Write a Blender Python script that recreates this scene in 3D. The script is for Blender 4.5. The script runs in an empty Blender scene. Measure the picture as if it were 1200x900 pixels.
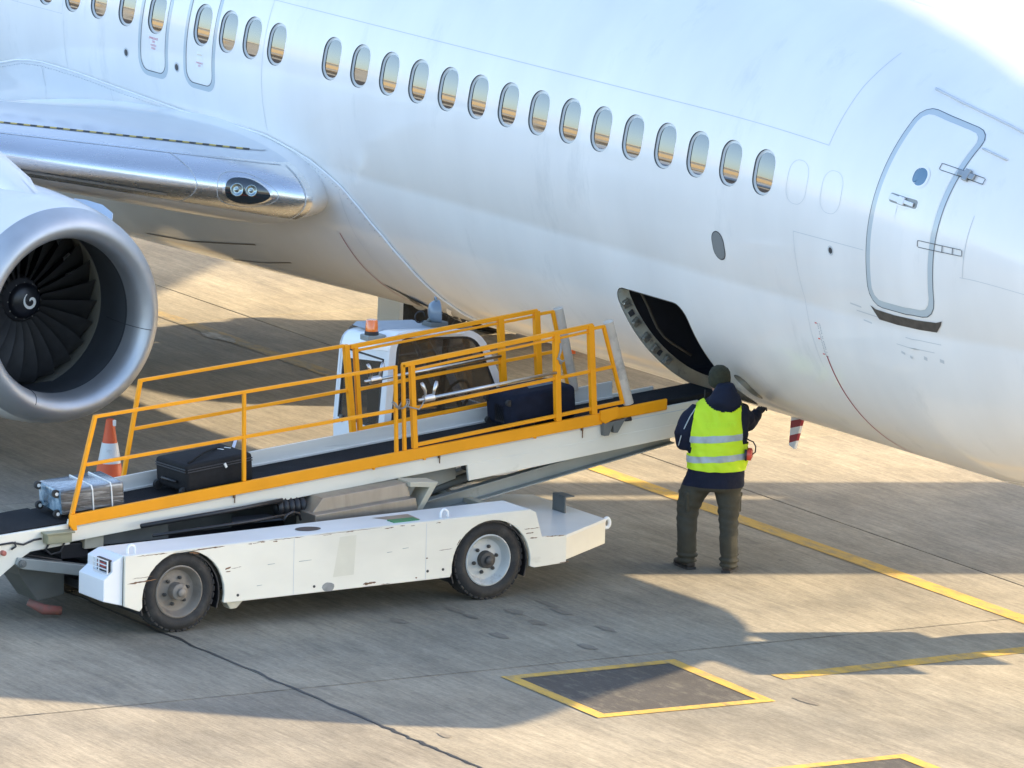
import bpy, bmesh, math, random
from mathutils import Vector, Matrix, noise
from mathutils.bvhtree import BVHTree
random.seed(7)
PI = math.pi; rad = math.radians
S = bpy.context.scene
C = S.collection

# ------------------------------------------------------------------ camera
def cam_axes(yaw, pitch, roll):
    f = Vector((math.sin(yaw)*math.cos(pitch), math.cos(yaw)*math.cos(pitch), -math.sin(pitch)))
    r = f.cross(Vector((0, 0, 1))).normalized(); u = r.cross(f)
    return math.cos(roll)*r + math.sin(roll)*u, -math.sin(roll)*r + math.cos(roll)*u, f
cr, cu, cf = cam_axes(-1.0094, 0.1819, 0.0242)
cd = bpy.data.cameras.new('camera'); cam = bpy.data.objects.new('camera', cd); C.objects.link(cam)
cam.matrix_world = Matrix(((cr.x, cu.x, -cf.x, 64.4166), (cr.y, cu.y, -cf.y, -40.3352), (cr.z, cu.z, -cf.z, 14.4222), (0, 0, 0, 1)))
cd.sensor_width = 36; cd.lens = 36*9741.6/1200; cd.clip_start = 1; cd.clip_end = 6000
S.camera = cam
# ------------------------------------------------------------------ sky, sun, exposure
SUN_AZ = math.atan2(0.42, 0.907); SUN_EL = rad(19.2)
w = bpy.data.worlds.new('World'); S.world = w; w.use_nodes = True
nt = w.node_tree; nt.nodes.clear()
sky = nt.nodes.new('ShaderNodeTexSky'); sky.sky_type = 'NISHITA'; sky.sun_disc = False
sky.sun_elevation = SUN_EL; sky.sun_rotation = SUN_AZ
sky.air_density = 0.8; sky.dust_density = 1.3; sky.ozone_density = 0.8
bg = nt.nodes.new('ShaderNodeBackground'); bg.inputs[1].default_value = 0.14
wo = nt.nodes.new('ShaderNodeOutputWorld')
nt.links.new(sky.outputs[0], bg.inputs[0]); nt.links.new(bg.outputs[0], wo.inputs[0])
sl = bpy.data.lights.new('sun', 'SUN'); sl.energy = 5.0; sl.angle = rad(0.6); sl.color = (1.0, 0.80, 0.53)
so = bpy.data.objects.new('sun', sl); C.objects.link(so)
sd = Vector((math.sin(SUN_AZ)*math.cos(SUN_EL), math.cos(SUN_AZ)*math.cos(SUN_EL), math.sin(SUN_EL)))
so.rotation_euler = sd.to_track_quat('Z', 'Y').to_euler(); so.location = sd*80
vs = S.view_settings; vs.view_transform = 'Standard'; vs.look = 'None'; vs.gamma = 1; vs.exposure = 2.1
S.render.engine = 'CYCLES'

# ------------------------------------------------------------------ materials
MATS = {}
def mat(name, base, rough=0.5, metal=0.0, coat=0.0, coat_rough=0.08, var=0.0, scale=4.0, bump=0.0, bscale=60.0,
        dirt=None, dirt_amt=0.0, dirt_scale=2.0, stretch=None, spec=0.5, emit=None, trans=0.0, rvar=0.0, alpha=1.0):
    if name in MATS: return MATS[name]
    m = bpy.data.materials.new(name); m.use_nodes = True; t = m.node_tree; N = t.nodes; L = t.links
    b = N['Principled BSDF']
    b.inputs['Base Color'].default_value = (*base, 1); b.inputs['Roughness'].default_value = rough
    b.inputs['Metallic'].default_value = metal; b.inputs['Coat Weight'].default_value = coat
    b.inputs['Coat Roughness'].default_value = coat_rough; b.inputs['Specular IOR Level'].default_value = spec
    b.inputs['Transmission Weight'].default_value = trans; b.inputs['Alpha'].default_value = alpha
    if emit: b.inputs['Emission Color'].default_value = (*emit[:3], 1); b.inputs['Emission Strength'].default_value = emit[3]
    if var or dirt or bump or rvar:
        tc = N.new('ShaderNodeTexCoord'); mp = N.new('ShaderNodeMapping'); L.new(tc.outputs['Object'], mp.inputs[0])
        if stretch: mp.inputs['Scale'].default_value = stretch
        col = None
        if var:
            n1 = N.new('ShaderNodeTexNoise'); n1.inputs['Scale'].default_value = scale; n1.inputs['Detail'].default_value = 6
            L.new(mp.outputs[0], n1.inputs['Vector'])
            rp = N.new('ShaderNodeValToRGB'); rp.color_ramp.elements[0].position = .3; rp.color_ramp.elements[1].position = .7
            lo = tuple(max(0, c*(1-var)) for c in base); hi = tuple(min(1, c*(1+var)) for c in base)
            rp.color_ramp.elements[0].color = (*lo, 1); rp.color_ramp.elements[1].color = (*hi, 1)
            L.new(n1.outputs[0], rp.inputs[0]); col = rp.outputs[0]
        if dirt:
            n2 = N.new('ShaderNodeTexNoise'); n2.inputs['Scale'].default_value = dirt_scale; n2.inputs['Detail'].default_value = 9; n2.inputs['Roughness'].default_value = .68
            L.new(mp.outputs[0], n2.inputs['Vector'])
            r2 = N.new('ShaderNodeValToRGB'); r2.color_ramp.elements[0].position = .72 - .45*dirt_amt; r2.color_ramp.elements[1].position = min(1, .95 - .35*dirt_amt)
            L.new(n2.outputs[0], r2.inputs[0])
            mx = N.new('ShaderNodeMix'); mx.data_type = 'RGBA'
            L.new(r2.outputs[0], mx.inputs['Factor']); mx.inputs['B'].default_value = (*dirt, 1)
            if col: L.new(col, mx.inputs['A'])
            else: mx.inputs['A'].default_value = (*base, 1)
            col = mx.outputs['Result']
        if col: L.new(col, b.inputs['Base Color'])
        if rvar:
            n4 = N.new('ShaderNodeTexNoise'); n4.inputs['Scale'].default_value = scale*1.7; n4.inputs['Detail'].default_value = 4
            L.new(mp.outputs[0], n4.inputs['Vector'])
            mr = N.new('ShaderNodeMapRange'); mr.inputs['To Min'].default_value = max(0, rough-rvar); mr.inputs['To Max'].default_value = rough+rvar
            L.new(n4.outputs[0], mr.inputs['Value']); L.new(mr.outputs[0], b.inputs['Roughness'])
        if bump:
            n3 = N.new('ShaderNodeTexNoise'); n3.inputs['Scale'].default_value = bscale; n3.inputs['Detail'].default_value = 5
            L.new(mp.outputs[0], n3.inputs['Vector'])
            bp = N.new('ShaderNodeBump'); bp.inputs['Strength'].default_value = bump; bp.inputs['Distance'].default_value = .01
            L.new(n3.outputs[0], bp.inputs['Height']); L.new(bp.outputs[0], b.inputs['Normal'])
    MATS[name] = m; return m

GY = -0.0412    # the apron's joints and lines lie at this small angle to the aircraft
def concrete(name, base, paint=None, wear=.35):
    m = bpy.data.materials.new(name); m.use_nodes = True; t = m.node_tree; N = t.nodes; L = t.links
    b = N['Principled BSDF']; b.inputs['Roughness'].default_value = .82; b.inputs['Specular IOR Level'].default_value = .35
    g = N.new('ShaderNodeNewGeometry'); rot = N.new('ShaderNodeVectorRotate'); rot.inputs['Angle'].default_value = -GY
    L.new(g.outputs['Position'], rot.inputs['Vector'])
    def nz(sc, scale, detail=5, rough=.6):
        mp = N.new('ShaderNodeMapping'); mp.inputs['Scale'].default_value = sc; L.new(rot.outputs[0], mp.inputs[0])
        n = N.new('ShaderNodeTexNoise'); n.inputs['Scale'].default_value = scale; n.inputs['Detail'].default_value = detail; n.inputs['Roughness'].default_value = rough
        L.new(mp.outputs[0], n.inputs['Vector']); return n.outputs[0]
    def ramp(inp, p0, p1, c0=(0, 0, 0, 1), c1=(1, 1, 1, 1)):
        r = N.new('ShaderNodeValToRGB'); r.color_ramp.elements[0].position = p0; r.color_ramp.elements[1].position = p1
        r.color_ramp.elements[0].color = c0; r.color_ramp.elements[1].color = c1; L.new(inp, r.inputs[0]); return r.outputs[0]
    def mixc(f, a, c, mode='MIX', amt=None):
        x = N.new('ShaderNodeMix'); x.data_type = 'RGBA'; x.blend_type = mode
        if amt is not None: x.inputs['Factor'].default_value = amt
        else: L.new(f, x.inputs['Factor'])
        for s, v in (('A', a), ('B', c)):
            if isinstance(v, tuple): x.inputs[s].default_value = v
            else: L.new(v, x.inputs[s])
        return x.outputs['Result']
    B = (*base, 1)
    grooves = nz((.16, 2.4, 1), 6.0, 9, .78)          # brushed finish running along the slabs
    fine = nz((.45, 7, 1), 8.0, 6, .75)
    blot = nz((1, 1, 1), .30, 8, .66); blot2 = nz((.6, 1.2, 1), 1.1, 10, .72)
    speck = nz((1, 1, 1), 22, 6, .75)
    wear_n = nz((.6, 1.6, 1), 6, 8, .75)
    col = ramp(grooves, .34, .68, tuple(c*.78 for c in base)+(1,), tuple(min(1, c*1.20) for c in base)+(1,))
    col = mixc(None, col, ramp(fine, .34, .66, (.66, .66, .66, 1), (1.08, 1.08, 1.08, 1)), 'MULTIPLY', .6)
    col = mixc(None, col, ramp(blot, .36, .62, (.62, .64, .67, 1), (1.04, 1.03, 1.0, 1)), 'MULTIPLY', .85)
    col = mixc(None, col, ramp(blot2, .38, .60, (.66, .65, .64, 1), (1.04, 1.04, 1.04, 1)), 'MULTIPLY', .75)
    col = mixc(None, col, ramp(speck, .38, .60, (.70, .69, .68, 1), (1.04, 1.04, 1.04, 1)), 'MULTIPLY', .55)
    oi = N.new('ShaderNodeObjectInfo')
    tone = ramp(oi.outputs['Random'], 0, 1, (.86, .86, .88, 1), (1.04, 1.03, 1.0, 1))
    if paint is None: col = mixc(None, col, tone, 'MULTIPLY', 1.0)
    # oil and rubber stains
    st = ramp(nz((.45, 1.1, 1), 1.15, 9, .7), .60, .74)
    sm = N.new('ShaderNodeMath'); sm.operation = 'MULTIPLY'; sm.inputs[1].default_value = .55; L.new(st, sm.inputs[0])
    col = mixc(sm.outputs[0], col, (.07, .065, .06, 1))
    spots = ramp(nz((.9, 1.7, 1), 3.9, 5, .6), .66, .72)
    s2 = N.new('ShaderNodeMath'); s2.operation = 'MULTIPLY'; s2.inputs[1].default_value = .32; L.new(spots, s2.inputs[0])
    col = mixc(s2.outputs[0], col, (.09, .075, .06, 1))
    if paint is not None:
        f = ramp(wear_n, .60-wear*.35, .86-wear*.35)
        pv = mixc(None, (*paint, 1), ramp(blot2, .3, .7, (.78, .76, .72, 1), (1, 1, 1, 1)), 'MULTIPLY', .9)
        pv = mixc(None, pv, ramp(fine, .2, .7, (.8, .8, .8, 1), (1, 1, 1, 1)), 'MULTIPLY', .6)
        col = mixc(f, pv, col)
    L.new(col, b.inputs['Base Color'])
    ad = N.new('ShaderNodeMath'); ad.operation = 'ADD'; L.new(fine, ad.inputs[0]); L.new(grooves, ad.inputs[1])
    bp = N.new('ShaderNodeBump'); bp.inputs['Strength'].default_value = .35; bp.inputs['Distance'].default_value = .012
    L.new(ad.outputs[0], bp.inputs['Height']); L.new(bp.outputs[0], b.inputs['Normal'])
    MATS[name] = m; return m

M_CONC = concrete('concrete', (.340, .306, .240))
M_YEL = concrete('yellow_paint', (.265, .238, .182), (.56, .36, .07), .40)
M_DARKP = concrete('dark_patch', (.265, .238, .182), (.070, .064, .058), .30)
M_TAR = mat('tar', (.02, .02, .021), .55, var=.4, scale=30, bump=.5)
M_PAINT = mat('aircraft_white', (.82, .80, .765), .48, coat=.62, coat_rough=.10, var=.05, scale=1.1, dirt=(.62, .62, .60), dirt_amt=.30, dirt_scale=1.4, stretch=(1.3, 1, .4), rvar=.06, bump=.16, bscale=1.8)
M_FAIR = mat('fairing_white', (.77, .77, .765), .45, coat=.9, coat_rough=.10, var=.03, scale=1.2, dirt=(.50, .50, .50), dirt_amt=.16, dirt_scale=1.8, stretch=(1.4, 1, .5))
M_WINGW = mat('wing_grey', (.62, .645, .67), .42, coat=.5, coat_rough=.12, var=.04, scale=1.5, dirt=(.42, .43, .44), dirt_amt=.12, stretch=(.5, 1.5, 1))
M_METAL = mat('polished_metal', (.78, .79, .80), .27, metal=1, var=.05, scale=3, stretch=(1, .25, 4), bump=.06, bscale=30, rvar=.07)
M_LIP = mat('inlet_lip_metal', (.58, .585, .59), .52, metal=.9, var=.05, scale=5, bump=.03, bscale=12, rvar=.05)
M_GREYBAND = mat('door_outline_paint', (.47, .53, .555), .45, coat=.6)
M_GAP = mat('gap_dark', (.05, .055, .06), .6)
M_SEAM = mat('seam_grey', (.54, .56, .57), .6)
M_SEAL = mat('window_seal', (.045, .047, .05), .5)
M_BEZEL = mat('window_bezel', (.62, .64, .64), .35, coat=.5)
M_PANE = mat('window_glass', (.014, .016, .019), .03, spec=.9, coat=1, coat_rough=.02)
M_STEELD = mat('steel_dull', (.36, .36, .35), .42, metal=1, var=.15, scale=8)
M_SCUFF = mat('scuff_plate', (.13, .115, .10), .5, metal=.6, var=.25, scale=12)
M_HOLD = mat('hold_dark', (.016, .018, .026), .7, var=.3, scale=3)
M_JAMB = mat('jamb_primer', (.62, .60, .50), .55, var=.15, scale=6, dirt=(.16, .14, .12), dirt_amt=.38, dirt_scale=14)
M_BLACK = mat('black_plastic', (.018, .018, .02), .45)
M_FAN = mat('fan_titanium', (.085, .082, .08), .45, metal=.6, var=.12, scale=6)
M_DUCT = mat('inlet_duct', (.085, .092, .10), .42, metal=.3, var=.10, scale=3)
M_SPIN = mat('spinner_black', (.008, .009, .013), .35)
M_SPINR = mat('spinner_ring', (.10, .10, .11), .5, metal=.4)
M_WHITEP = mat('white_marking', (.80, .79, .74), .5)
M_RED = mat('red_line', (.33, .02, .045), .5)
M_REDW = mat('mast_red', (.34, .035, .045), .5)
M_LTEXT = mat('placard_red', (.62, .10, .14), .6)
M_LGTEXT = mat('placard_grey', (.33, .34, .37), .6)
M_PLAC = mat('placard_white', (.82, .82, .82), .5)
M_AMBERT = mat('placard_amber', (.70, .50, .12), .5)
M_LENS = mat('light_lens', (.012, .02, .026), .04, spec=.8, coat=1, coat_rough=.02)
M_LAMP = mat('lamp_reflector', (.34, .42, .44), .18, metal=.9)
M_RUB = mat('rubber', (.024, .023, .022), .82, var=.25, scale=9, dirt=(.07, .063, .055), dirt_amt=.5, dirt_scale=5, bump=.2)
M_BELT = mat('belt_rubber', (.014, .014, .015), .85, spec=.2, var=.25, scale=5, bump=.35, bscale=90, dirt=(.06, .06, .06), dirt_amt=.15)
def chipped(name, base, chip, thr, sc=(1, 1, 1), scale=5., rough=.45):
    return mat(name, base, rough, coat=.35, coat_rough=.2, var=.05, scale=2.2, dirt=chip, dirt_amt=thr, dirt_scale=scale, stretch=sc)
M_LWHITE = mat('loader_white', (.76, .715, .60), .5, coat=.25, coat_rough=.25, var=.09, scale=1.6, dirt=(.46, .41, .32), dirt_amt=.22, dirt_scale=4, stretch=(1, .6, 1.3), bump=.04, bscale=3)
M_LDECK = chipped('loader_deck', (.76, .75, .70), (.40, .36, .30), .05, (1, 1, 1), 3)
M_ORANGE = mat('loader_orange', (.86, .33, .004), .5, coat=.05, var=.06, scale=3, dirt=(.45, .19, .03), dirt_amt=.05, dirt_scale=7, spec=.3)
M_RUST = mat('rust', (.17, .09, .045), .85, var=.4, scale=25)
M_GREYP = mat('grey_paint', (.26, .28, .265), .5, coat=.3, coat_rough=.25, var=.10, scale=4, dirt=(.11, .10, .085), dirt_amt=.22, dirt_scale=4)
M_GREYD = mat('grey_dark_paint', (.13, .135, .125), .55, var=.15, scale=4)
M_STEELB = mat('bare_steel', (.36, .315, .26), .45, metal=.7, var=.10, scale=4, stretch=(1, 3, .5), dirt=(.19, .15, .115), dirt_amt=.35, dirt_scale=3)
M_ALU = mat('aluminium_guard', (.70, .69, .64), .42, metal=.15, var=.08, scale=3, stretch=(1, .2, 3), dirt=(.30, .30, .28), dirt_amt=.2, dirt_scale=6)
M_BUMP = mat('bumper_foam', (.52, .46, .38), .85, var=.10, scale=8, dirt=(.22, .20, .175), dirt_amt=.45, dirt_scale=7, bump=.3)
M_RIMF = mat('rim_grey', (.46, .47, .45), .5, var=.08, scale=6, dirt=(.20, .16, .12), dirt_amt=.3, dirt_scale=9)
M_RIMR = mat('rim_brown', (.20, .175, .145), .6, var=.15, scale=6, dirt=(.10, .085, .07), dirt_amt=.4, dirt_scale=9)
M_HUB = mat('hub_dark', (.05, .047, .043), .6, var=.3, scale=20)
M_TUBE = mat('silver_tube', (.62, .60, .57), .28, metal=1, var=.08, scale=20)
M_CAB = mat('cab_white', (.78, .79, .79), .35, coat=.7, coat_rough=.12, var=.02, scale=2)
def glassy(name, col, alpha):
    m = mat(name, col, .03, spec=.7, coat=.6, coat_rough=.02, alpha=alpha); return m
M_CABGL = glassy('cab_tinted_glass', (.085, .062, .040), .50)
M_ROOFG = mat('cab_roof_grey', (.30, .33, .36), .5, var=.06, scale=4)
M_AMBER = mat('beacon_amber', (.90, .19, .015), .18, coat=1, coat_rough=.03)
M_LAMPB = mat('lamp_blue_grey', (.15, .19, .23), .4, coat=.4)
M_GREEN = mat('green_plate', (.03, .22, .085), .5)
M_REDLT = mat('red_lens', (.45, .05, .03), .2, coat=1)
M_BEIGE = mat('beige_paint', (.50, .46, .35), .5, var=.05, scale=5, dirt=(.25, .22, .16), dirt_amt=.2)
M_WIRE = mat('wire_grey', (.33, .32, .30), .5, metal=.4)

# ------------------------------------------------------------------ mesh helpers
class MB:
    def __init__(s): s.v = []; s.f = []; s.m = []
    def add(s, vs, fs, mi=0):
        k = len(s.v); s.v += [Vector(p) for p in vs]; s.f += [[i+k for i in f] for f in fs]; s.m += [mi]*len(fs); return s
    def box(s, a, b, mi=0):
        x0, y0, z0 = a; x1, y1, z1 = b
        return s.add([(x0,y0,z0),(x1,y0,z0),(x1,y1,z0),(x0,y1,z0),(x0,y0,z1),(x1,y0,z1),(x1,y1,z1),(x0,y1,z1)],
                     [(0,3,2,1),(4,5,6,7),(0,1,5,4),(1,2,6,5),(2,3,7,6),(3,0,4,7)], mi)
    def bar(s, a, b, w, h, up=(0,0,1), mi=0):
        a = Vector(a); b = Vector(b); d = (b-a).normalized(); up = Vector(up)
        sx = d.cross(up)
        if sx.length < 1e-4: sx = d.cross(Vector((1,0,0)))
        sx.normalize(); sz = sx.cross(d).normalized(); vs = []
        for p in (a, b):
            for i, j in ((-1,-1),(1,-1),(1,1),(-1,1)): vs.append(p + sx*(w/2*i) + sz*(h/2*j))
        return s.add(vs, [(3,2,1,0),(4,5,6,7),(0,1,5,4),(1,2,6,5),(2,3,7,6),(3,0,4,7)], mi)
    def tube(s, pts, r, n=10, mi=0, caps=True):
        pts = [Vector(p) for p in pts]; rs = r if isinstance(r, (list, tuple)) else [r]*len(pts); rings = []
        ref = None
        for i, p in enumerate(pts):
            d = (pts[min(i+1, len(pts)-1)] - pts[max(i-1, 0)]).normalized()
            if ref is None: ref = Vector((0,0,1)) if abs(d.z) < .9 else Vector((1,0,0))
            x = d.cross(ref).normalized(); y = x.cross(d).normalized(); ref = y
            rings.append([p + x*(rs[i]*math.cos(2*PI*k/n)) + y*(rs[i]*math.sin(2*PI*k/n)) for k in range(n)])
        return s.loft(rings, caps, mi)
    def loft(s, rings, caps=True, mi=0):
        n = len(rings[0]); vs = [p for r in rings for p in r]; fs = []
        for i in range(len(rings)-1):
            for k in range(n):
                a = i*n+k; b = i*n+(k+1) % n; fs.append((a, b, b+n, a+n))
        if caps: fs.append(tuple(range(n-1, -1, -1))); fs.append(tuple((len(rings)-1)*n+k for k in range(n)))
        return s.add(vs, fs, mi)
    def lathe(s, prof, origin=(0,0,0), axis='x', n=48, mi=0, zlo=1.0):
        o = Vector(origin); rings = []
        for x, r in prof:
            rg = []
            for k in range(n):
                c, q = r*math.cos(2*PI*k/n), r*math.sin(2*PI*k/n)
                if axis == 'x': p = Vector((x, c, q*(zlo if q < 0 else 1)))
                elif axis == 'y': p = Vector((c, x, q))
                else: p = Vector((c, q, x))
                rg.append(o+p)
            rings.append(rg)
        return s.loft(rings, False, mi)
    def prism(s, poly, axis, a, b, mi=0):
        # poly of 2-D points in the other two axes (cyclic order), extruded from a to b along axis
        def P(u, v, t): return {'x': (t, u, v), 'y': (u, t, v), 'z': (u, v, t)}[axis]
        n = len(poly); vs = [P(u, v, a) for u, v in poly] + [P(u, v, b) for u, v in poly]
        fs = [tuple(range(n-1, -1, -1)), tuple(range(n, 2*n))] + [(i, (i+1) % n, (i+1) % n+n, i+n) for i in range(n)]
        return s.add(vs, fs, mi)
def wloc(p):
    v = Vector((0, 0, 0))
    while p is not None: v += p.location; p = p.parent
    return v
def obj(name, mb, mats, parent=None, smooth=False, bevel=0, org=None, normals=None, autos=None, segs=2):
    """links one mesh object; coordinates in mb are world ones"""
    me = bpy.data.meshes.new(name); base = wloc(parent) if parent is not None else Vector((0, 0, 0))
    o0 = Vector(org) if org is not None else base
    if normals is not None:
        for f in mb.f:
            g = Vector((0, 0, 0)); P = [mb.v[i] for i in f]
            for i in range(1, len(P)-1): g += (P[i]-P[0]).cross(P[i+1]-P[0])
            if g.dot(sum((Vector(normals[i]) for i in f), Vector((0, 0, 0)))) < 0: f.reverse()
    me.from_pydata([tuple(p-o0) for p in mb.v], [], mb.f)
    mats = mats if isinstance(mats, (list, tuple)) else [mats]
    for m in mats: me.materials.append(m)
    if len(mats) > 1: me.polygons.foreach_set('material_index', mb.m)
    bm = bmesh.new(); bm.from_mesh(me)
    if normals is None: bmesh.ops.recalc_face_normals(bm, faces=bm.faces)
    bm.to_mesh(me); bm.free()
    if smooth: me.polygons.foreach_set('use_smooth', [True]*len(me.polygons))
    if autos is not None:
        me.polygons.foreach_set('use_smooth', [True]*len(me.polygons)); me.set_sharp_from_angle(angle=rad(autos))
    if normals is not None:
        me.polygons.foreach_set('use_smooth', [True]*len(me.polygons)); me.normals_split_custom_set_from_vertices([tuple(n) for n in normals])
    me.update()
    o = bpy.data.objects.new(name, me); C.objects.link(o)
    if parent is not None: o.parent = parent
    o.location = o0 - base
    if bevel:
        md = o.modifiers.new('bevel', 'BEVEL'); md.width = bevel; md.segments = segs; md.limit_method = 'ANGLE'; md.angle_limit = rad(35)
    return o
def tag(o, label, cat, group=None):
    o['label'] = label; o['category'] = cat
    if group: o['group'] = group
    return o
def empty(name, loc, label, cat, group=None):
    o = bpy.data.objects.new(name, None); C.objects.link(o); o.location = loc; o.empty_display_size = .2
    return tag(o, label, cat, group)
def inst(src, name, parent, loc=None, rot=None, scale=None):
    o = bpy.data.objects.new(name, src.data); C.objects.link(o); o.parent = parent
    for md in src.modifiers:
        if md.type == 'BEVEL':
            m2 = o.modifiers.new('bevel', 'BEVEL'); m2.width = md.width; m2.segments = md.segments; m2.limit_method = 'ANGLE'; m2.angle_limit = md.angle_limit
    if loc is not None: o.location = Vector(loc) - wloc(parent)
    if rot is not None: o.rotation_euler = rot
    if scale is not None: o.scale = scale
    return o

# ------------------------------------------------------------------ apron
cg, sg = math.cos(GY), math.sin(GY)
def gp(u, v, z=0): return Vector((cg*u - sg*v, sg*u + cg*v, z))
mb = MB(); R = 2500
mb.add([(-R,-R,-.03),(R,-R,-.03),(R,R,-.03),(-R,R,-.03)], [(0,1,2,3)])
apron = obj('apron', mb, M_CONC); apron['kind'] = 'structure'
mb = MB(); mb.add([gp(-62,-30,-.022), gp(40,-30,-.022), gp(40,70,-.022), gp(-62,70,-.022)], [(0,1,2,3)])
obj('joint_sealant', mb, M_TAR, apron)
U0, V0, SP = 9.02, -6.92, 7.62
slab0 = None
for i in range(-9, 4):
    for j in range(-3, 10):
        c = gp(U0 + (i+.5)*SP, V0 + (j+.5)*SP)
        if slab0 is None:
            mb = MB(); h = SP/2 - .006
            mb.box((-h,-h,-.02), (h,h,0))
            slab0 = obj('slab', mb, M_CONC, apron, bevel=.006); o = slab0
        else: o = inst(slab0, 'slab', apron)
        o.location = c; o.rotation_euler = (0, 0, GY)
def wob_strip(pts, wfun, z, n=60):
    mb = MB(); vs = []; fs = []
    for i in range(n+1):
        t = i/n; k = t*(len(pts)-1); a = min(int(k), len(pts)-2); p = Vector(pts[a]).lerp(Vector(pts[a+1]), k-a)
        d = (Vector(pts[a+1])-Vector(pts[a])).normalized(); nn = Vector((-d.y, d.x))
        w0, off = wfun(t)
        for sgn in (-1, 1):
            q = p + nn*(off + sgn*w0/2); vs.append(gp(q.x, q.y, z))
    for i in range(n): fs.append((2*i, 2*i+2, 2*i+3, 2*i+1))
    return mb.add(vs, fs)
def crack(t): return (.018+.035*abs(noise.noise((t*23, 1.3, 0)))+.03*abs(noise.noise((t*90, 4, 0))), .03*noise.noise((t*40, 9, 0)))
obj('tar_seal', wob_strip([(3.4, V0), (10.2, V0), (12.5, V0)], crack, .004, 220), M_TAR, apron)
obj('tar_seal', wob_strip([(U0, -14), (U0, 0)], lambda t: (.005+.016*abs(noise.noise((t*60, 3, 1))), .006*noise.noise((t*80, 2, 0))), .004, 160), M_TAR, apron)
def line(u0, v0, u1, v1, wd, name='painted_line', m=M_YEL, z=.004):
    n = 24; fn = lambda t: (wd*(1+.02*noise.noise((t*30, u0, v0))), .004*noise.noise((t*25, v1, 2)))
    return obj(name, wob_strip([(u0, v0), (u1, v1)], fn, z, n), m, apron)
def to_g(x, y): return (cg*x + sg*y, -sg*x + cg*y)
line(-1.5, -.05, 40, -.05, .19, 'taxi_line')
M_YELW = concrete('worn_yellow_paint', (.30, .27, .21), (.46, .33, .12), .78)
line(-60, -.05, -1.5, -.05, .19, 'taxi_line', M_YELW)
def stain(x, y, rx, ry, m, seed, z=.0038):
    mb = MB(); n = 26; P = []
    for k in range(n):
        a = 2*PI*k/n; f = 1+.45*noise.noise((math.cos(a)*1.6+seed*7, math.sin(a)*1.6, seed))+.18*noise.noise((math.cos(a)*5, math.sin(a)*5+seed*3, 2))
        P.append(Vector((x+rx*f*math.cos(a), y+ry*f*math.sin(a), z)))
    mb.add(P, [tuple(range(n))]); return obj('stain', mb, m, apron)
M_OIL = concrete('oil_stain', (.27, .24, .19), (.20, .175, .14), .66)
M_SPILL = concrete('white_spill', (.30, .28, .23), (.44, .43, .40), .7)
ST = [(6.99, -4.56), (6.7, -4.55), (6.97, -4.13), (7.43, -4.19), (7.14, -3.78), (8.4, -4.32), (6.87, -5.2), (6.84, -3.71), (7.88, -3.8), (7.72, -4.74), (10.67, -7.08), (10.9, -3.83), (-5.34, 0.1)]
for i, (x, y) in enumerate(ST[:-1]): stain(x, y, .10+.07*((i*37) % 10)/10, .035+.03*((i*53) % 10)/10, M_OIL, i+1.3)
stain(*ST[-1], .30, .10, M_SPILL, 4.4, .0065)
def square(pts, wd=.115):
    P = [Vector(to_g(*p)) for p in pts]
    cc = sum(P, Vector((0, 0)))/4
    inn = [cc + (p-cc)*(1-wd*1.42/((p-cc).length)) for p in P]
    mb = MB(); mb.add([gp(p.x, p.y, .003) for p in inn], [(0,1,2,3)])
    obj('dark_patch', mb, M_DARKP, apron)
    mb = MB(); vs = [gp(p.x, p.y, .006) for p in P] + [gp(p.x, p.y, .006) for p in inn]
    mb.add(vs, [(i, (i+1) % 4, (i+1) % 4+4, i+4) for i in range(4)])
    obj('yellow_frame', mb, M_YEL, apron)
square([(9.07,-5.57), (10.69,-5.67), (10.80,-4.06), (9.13,-3.94)])
square([(12.72,-5.82), (14.34,-5.90), (14.43,-4.27), (12.80,-4.19)])
line(*to_g(10.06,-3.55), *to_g(10.10,2.2), .20)

# unseen dark sheet, added to darken the ground mirrored in the cabin windows
mb = MB(); mb.add([(-1500, -1100, .005), (-10, -1100, .005), (0, -14, .005), (-1500, -14, .005)], [(0, 1, 2, 3)])
tw = obj('reflection_sheet', mb, mat('dark_sheet', (.075, .075, .078), .8, var=.2, scale=.3)); tw['kind'] = 'structure'
mb = MB(); mb.add([(-400, -60.2, .009), (-14, -60.2, .009), (-14, -59.9, .009), (-400, -59.9, .009)], [(0, 1, 2, 3)]); obj('painted_line', mb, M_YEL, tw)  # line on the added sheet, unseen as well
# ------------------------------------------------------------------ aircraft body surface
ZC, RU, ZB = 3.28, 1.88, 1.07
ZK = 2.58; YK = math.sqrt(RU**2-(ZK-ZC)**2); RL = (YK**2+(ZK-ZB)**2)/(2*(ZK-ZB)); ZL = ZB+RL
AK = math.acos((ZK-ZC)/RU)
XN, XT = 13.7, -24.5
def rho(a):
    a = abs(a)
    if a <= AK: return RU
    # ray from (0,ZC) against the lower lobe's circle
    c = math.cos(a); d = ZL-ZC
    return d*c + math.sqrt(max(0, RL*RL - d*d*(1-c*c)))
def clamp(x, a=0., b=1.): return max(a, min(b, x))
def lut(T, X):
    if X <= T[0][0]: return T[0][1]
    for i in range(len(T)-1):
        (x0, v0), (x1, v1) = T[i], T[i+1]
        if X <= x1:
            m0 = (v1-T[max(i-1, 0)][1])/(x1-T[max(i-1, 0)][0]); m1 = (T[min(i+2, len(T)-1)][1]-v0)/(T[min(i+2, len(T)-1)][0]-x0)
            h = x1-x0; t = (X-x0)/h
            return v0*(2*t**3-3*t*t+1)+h*m0*(t**3-2*t*t+t)+v1*(-2*t**3+3*t*t)+h*m1*(t**3-t*t)
    return T[-1][1]
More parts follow.
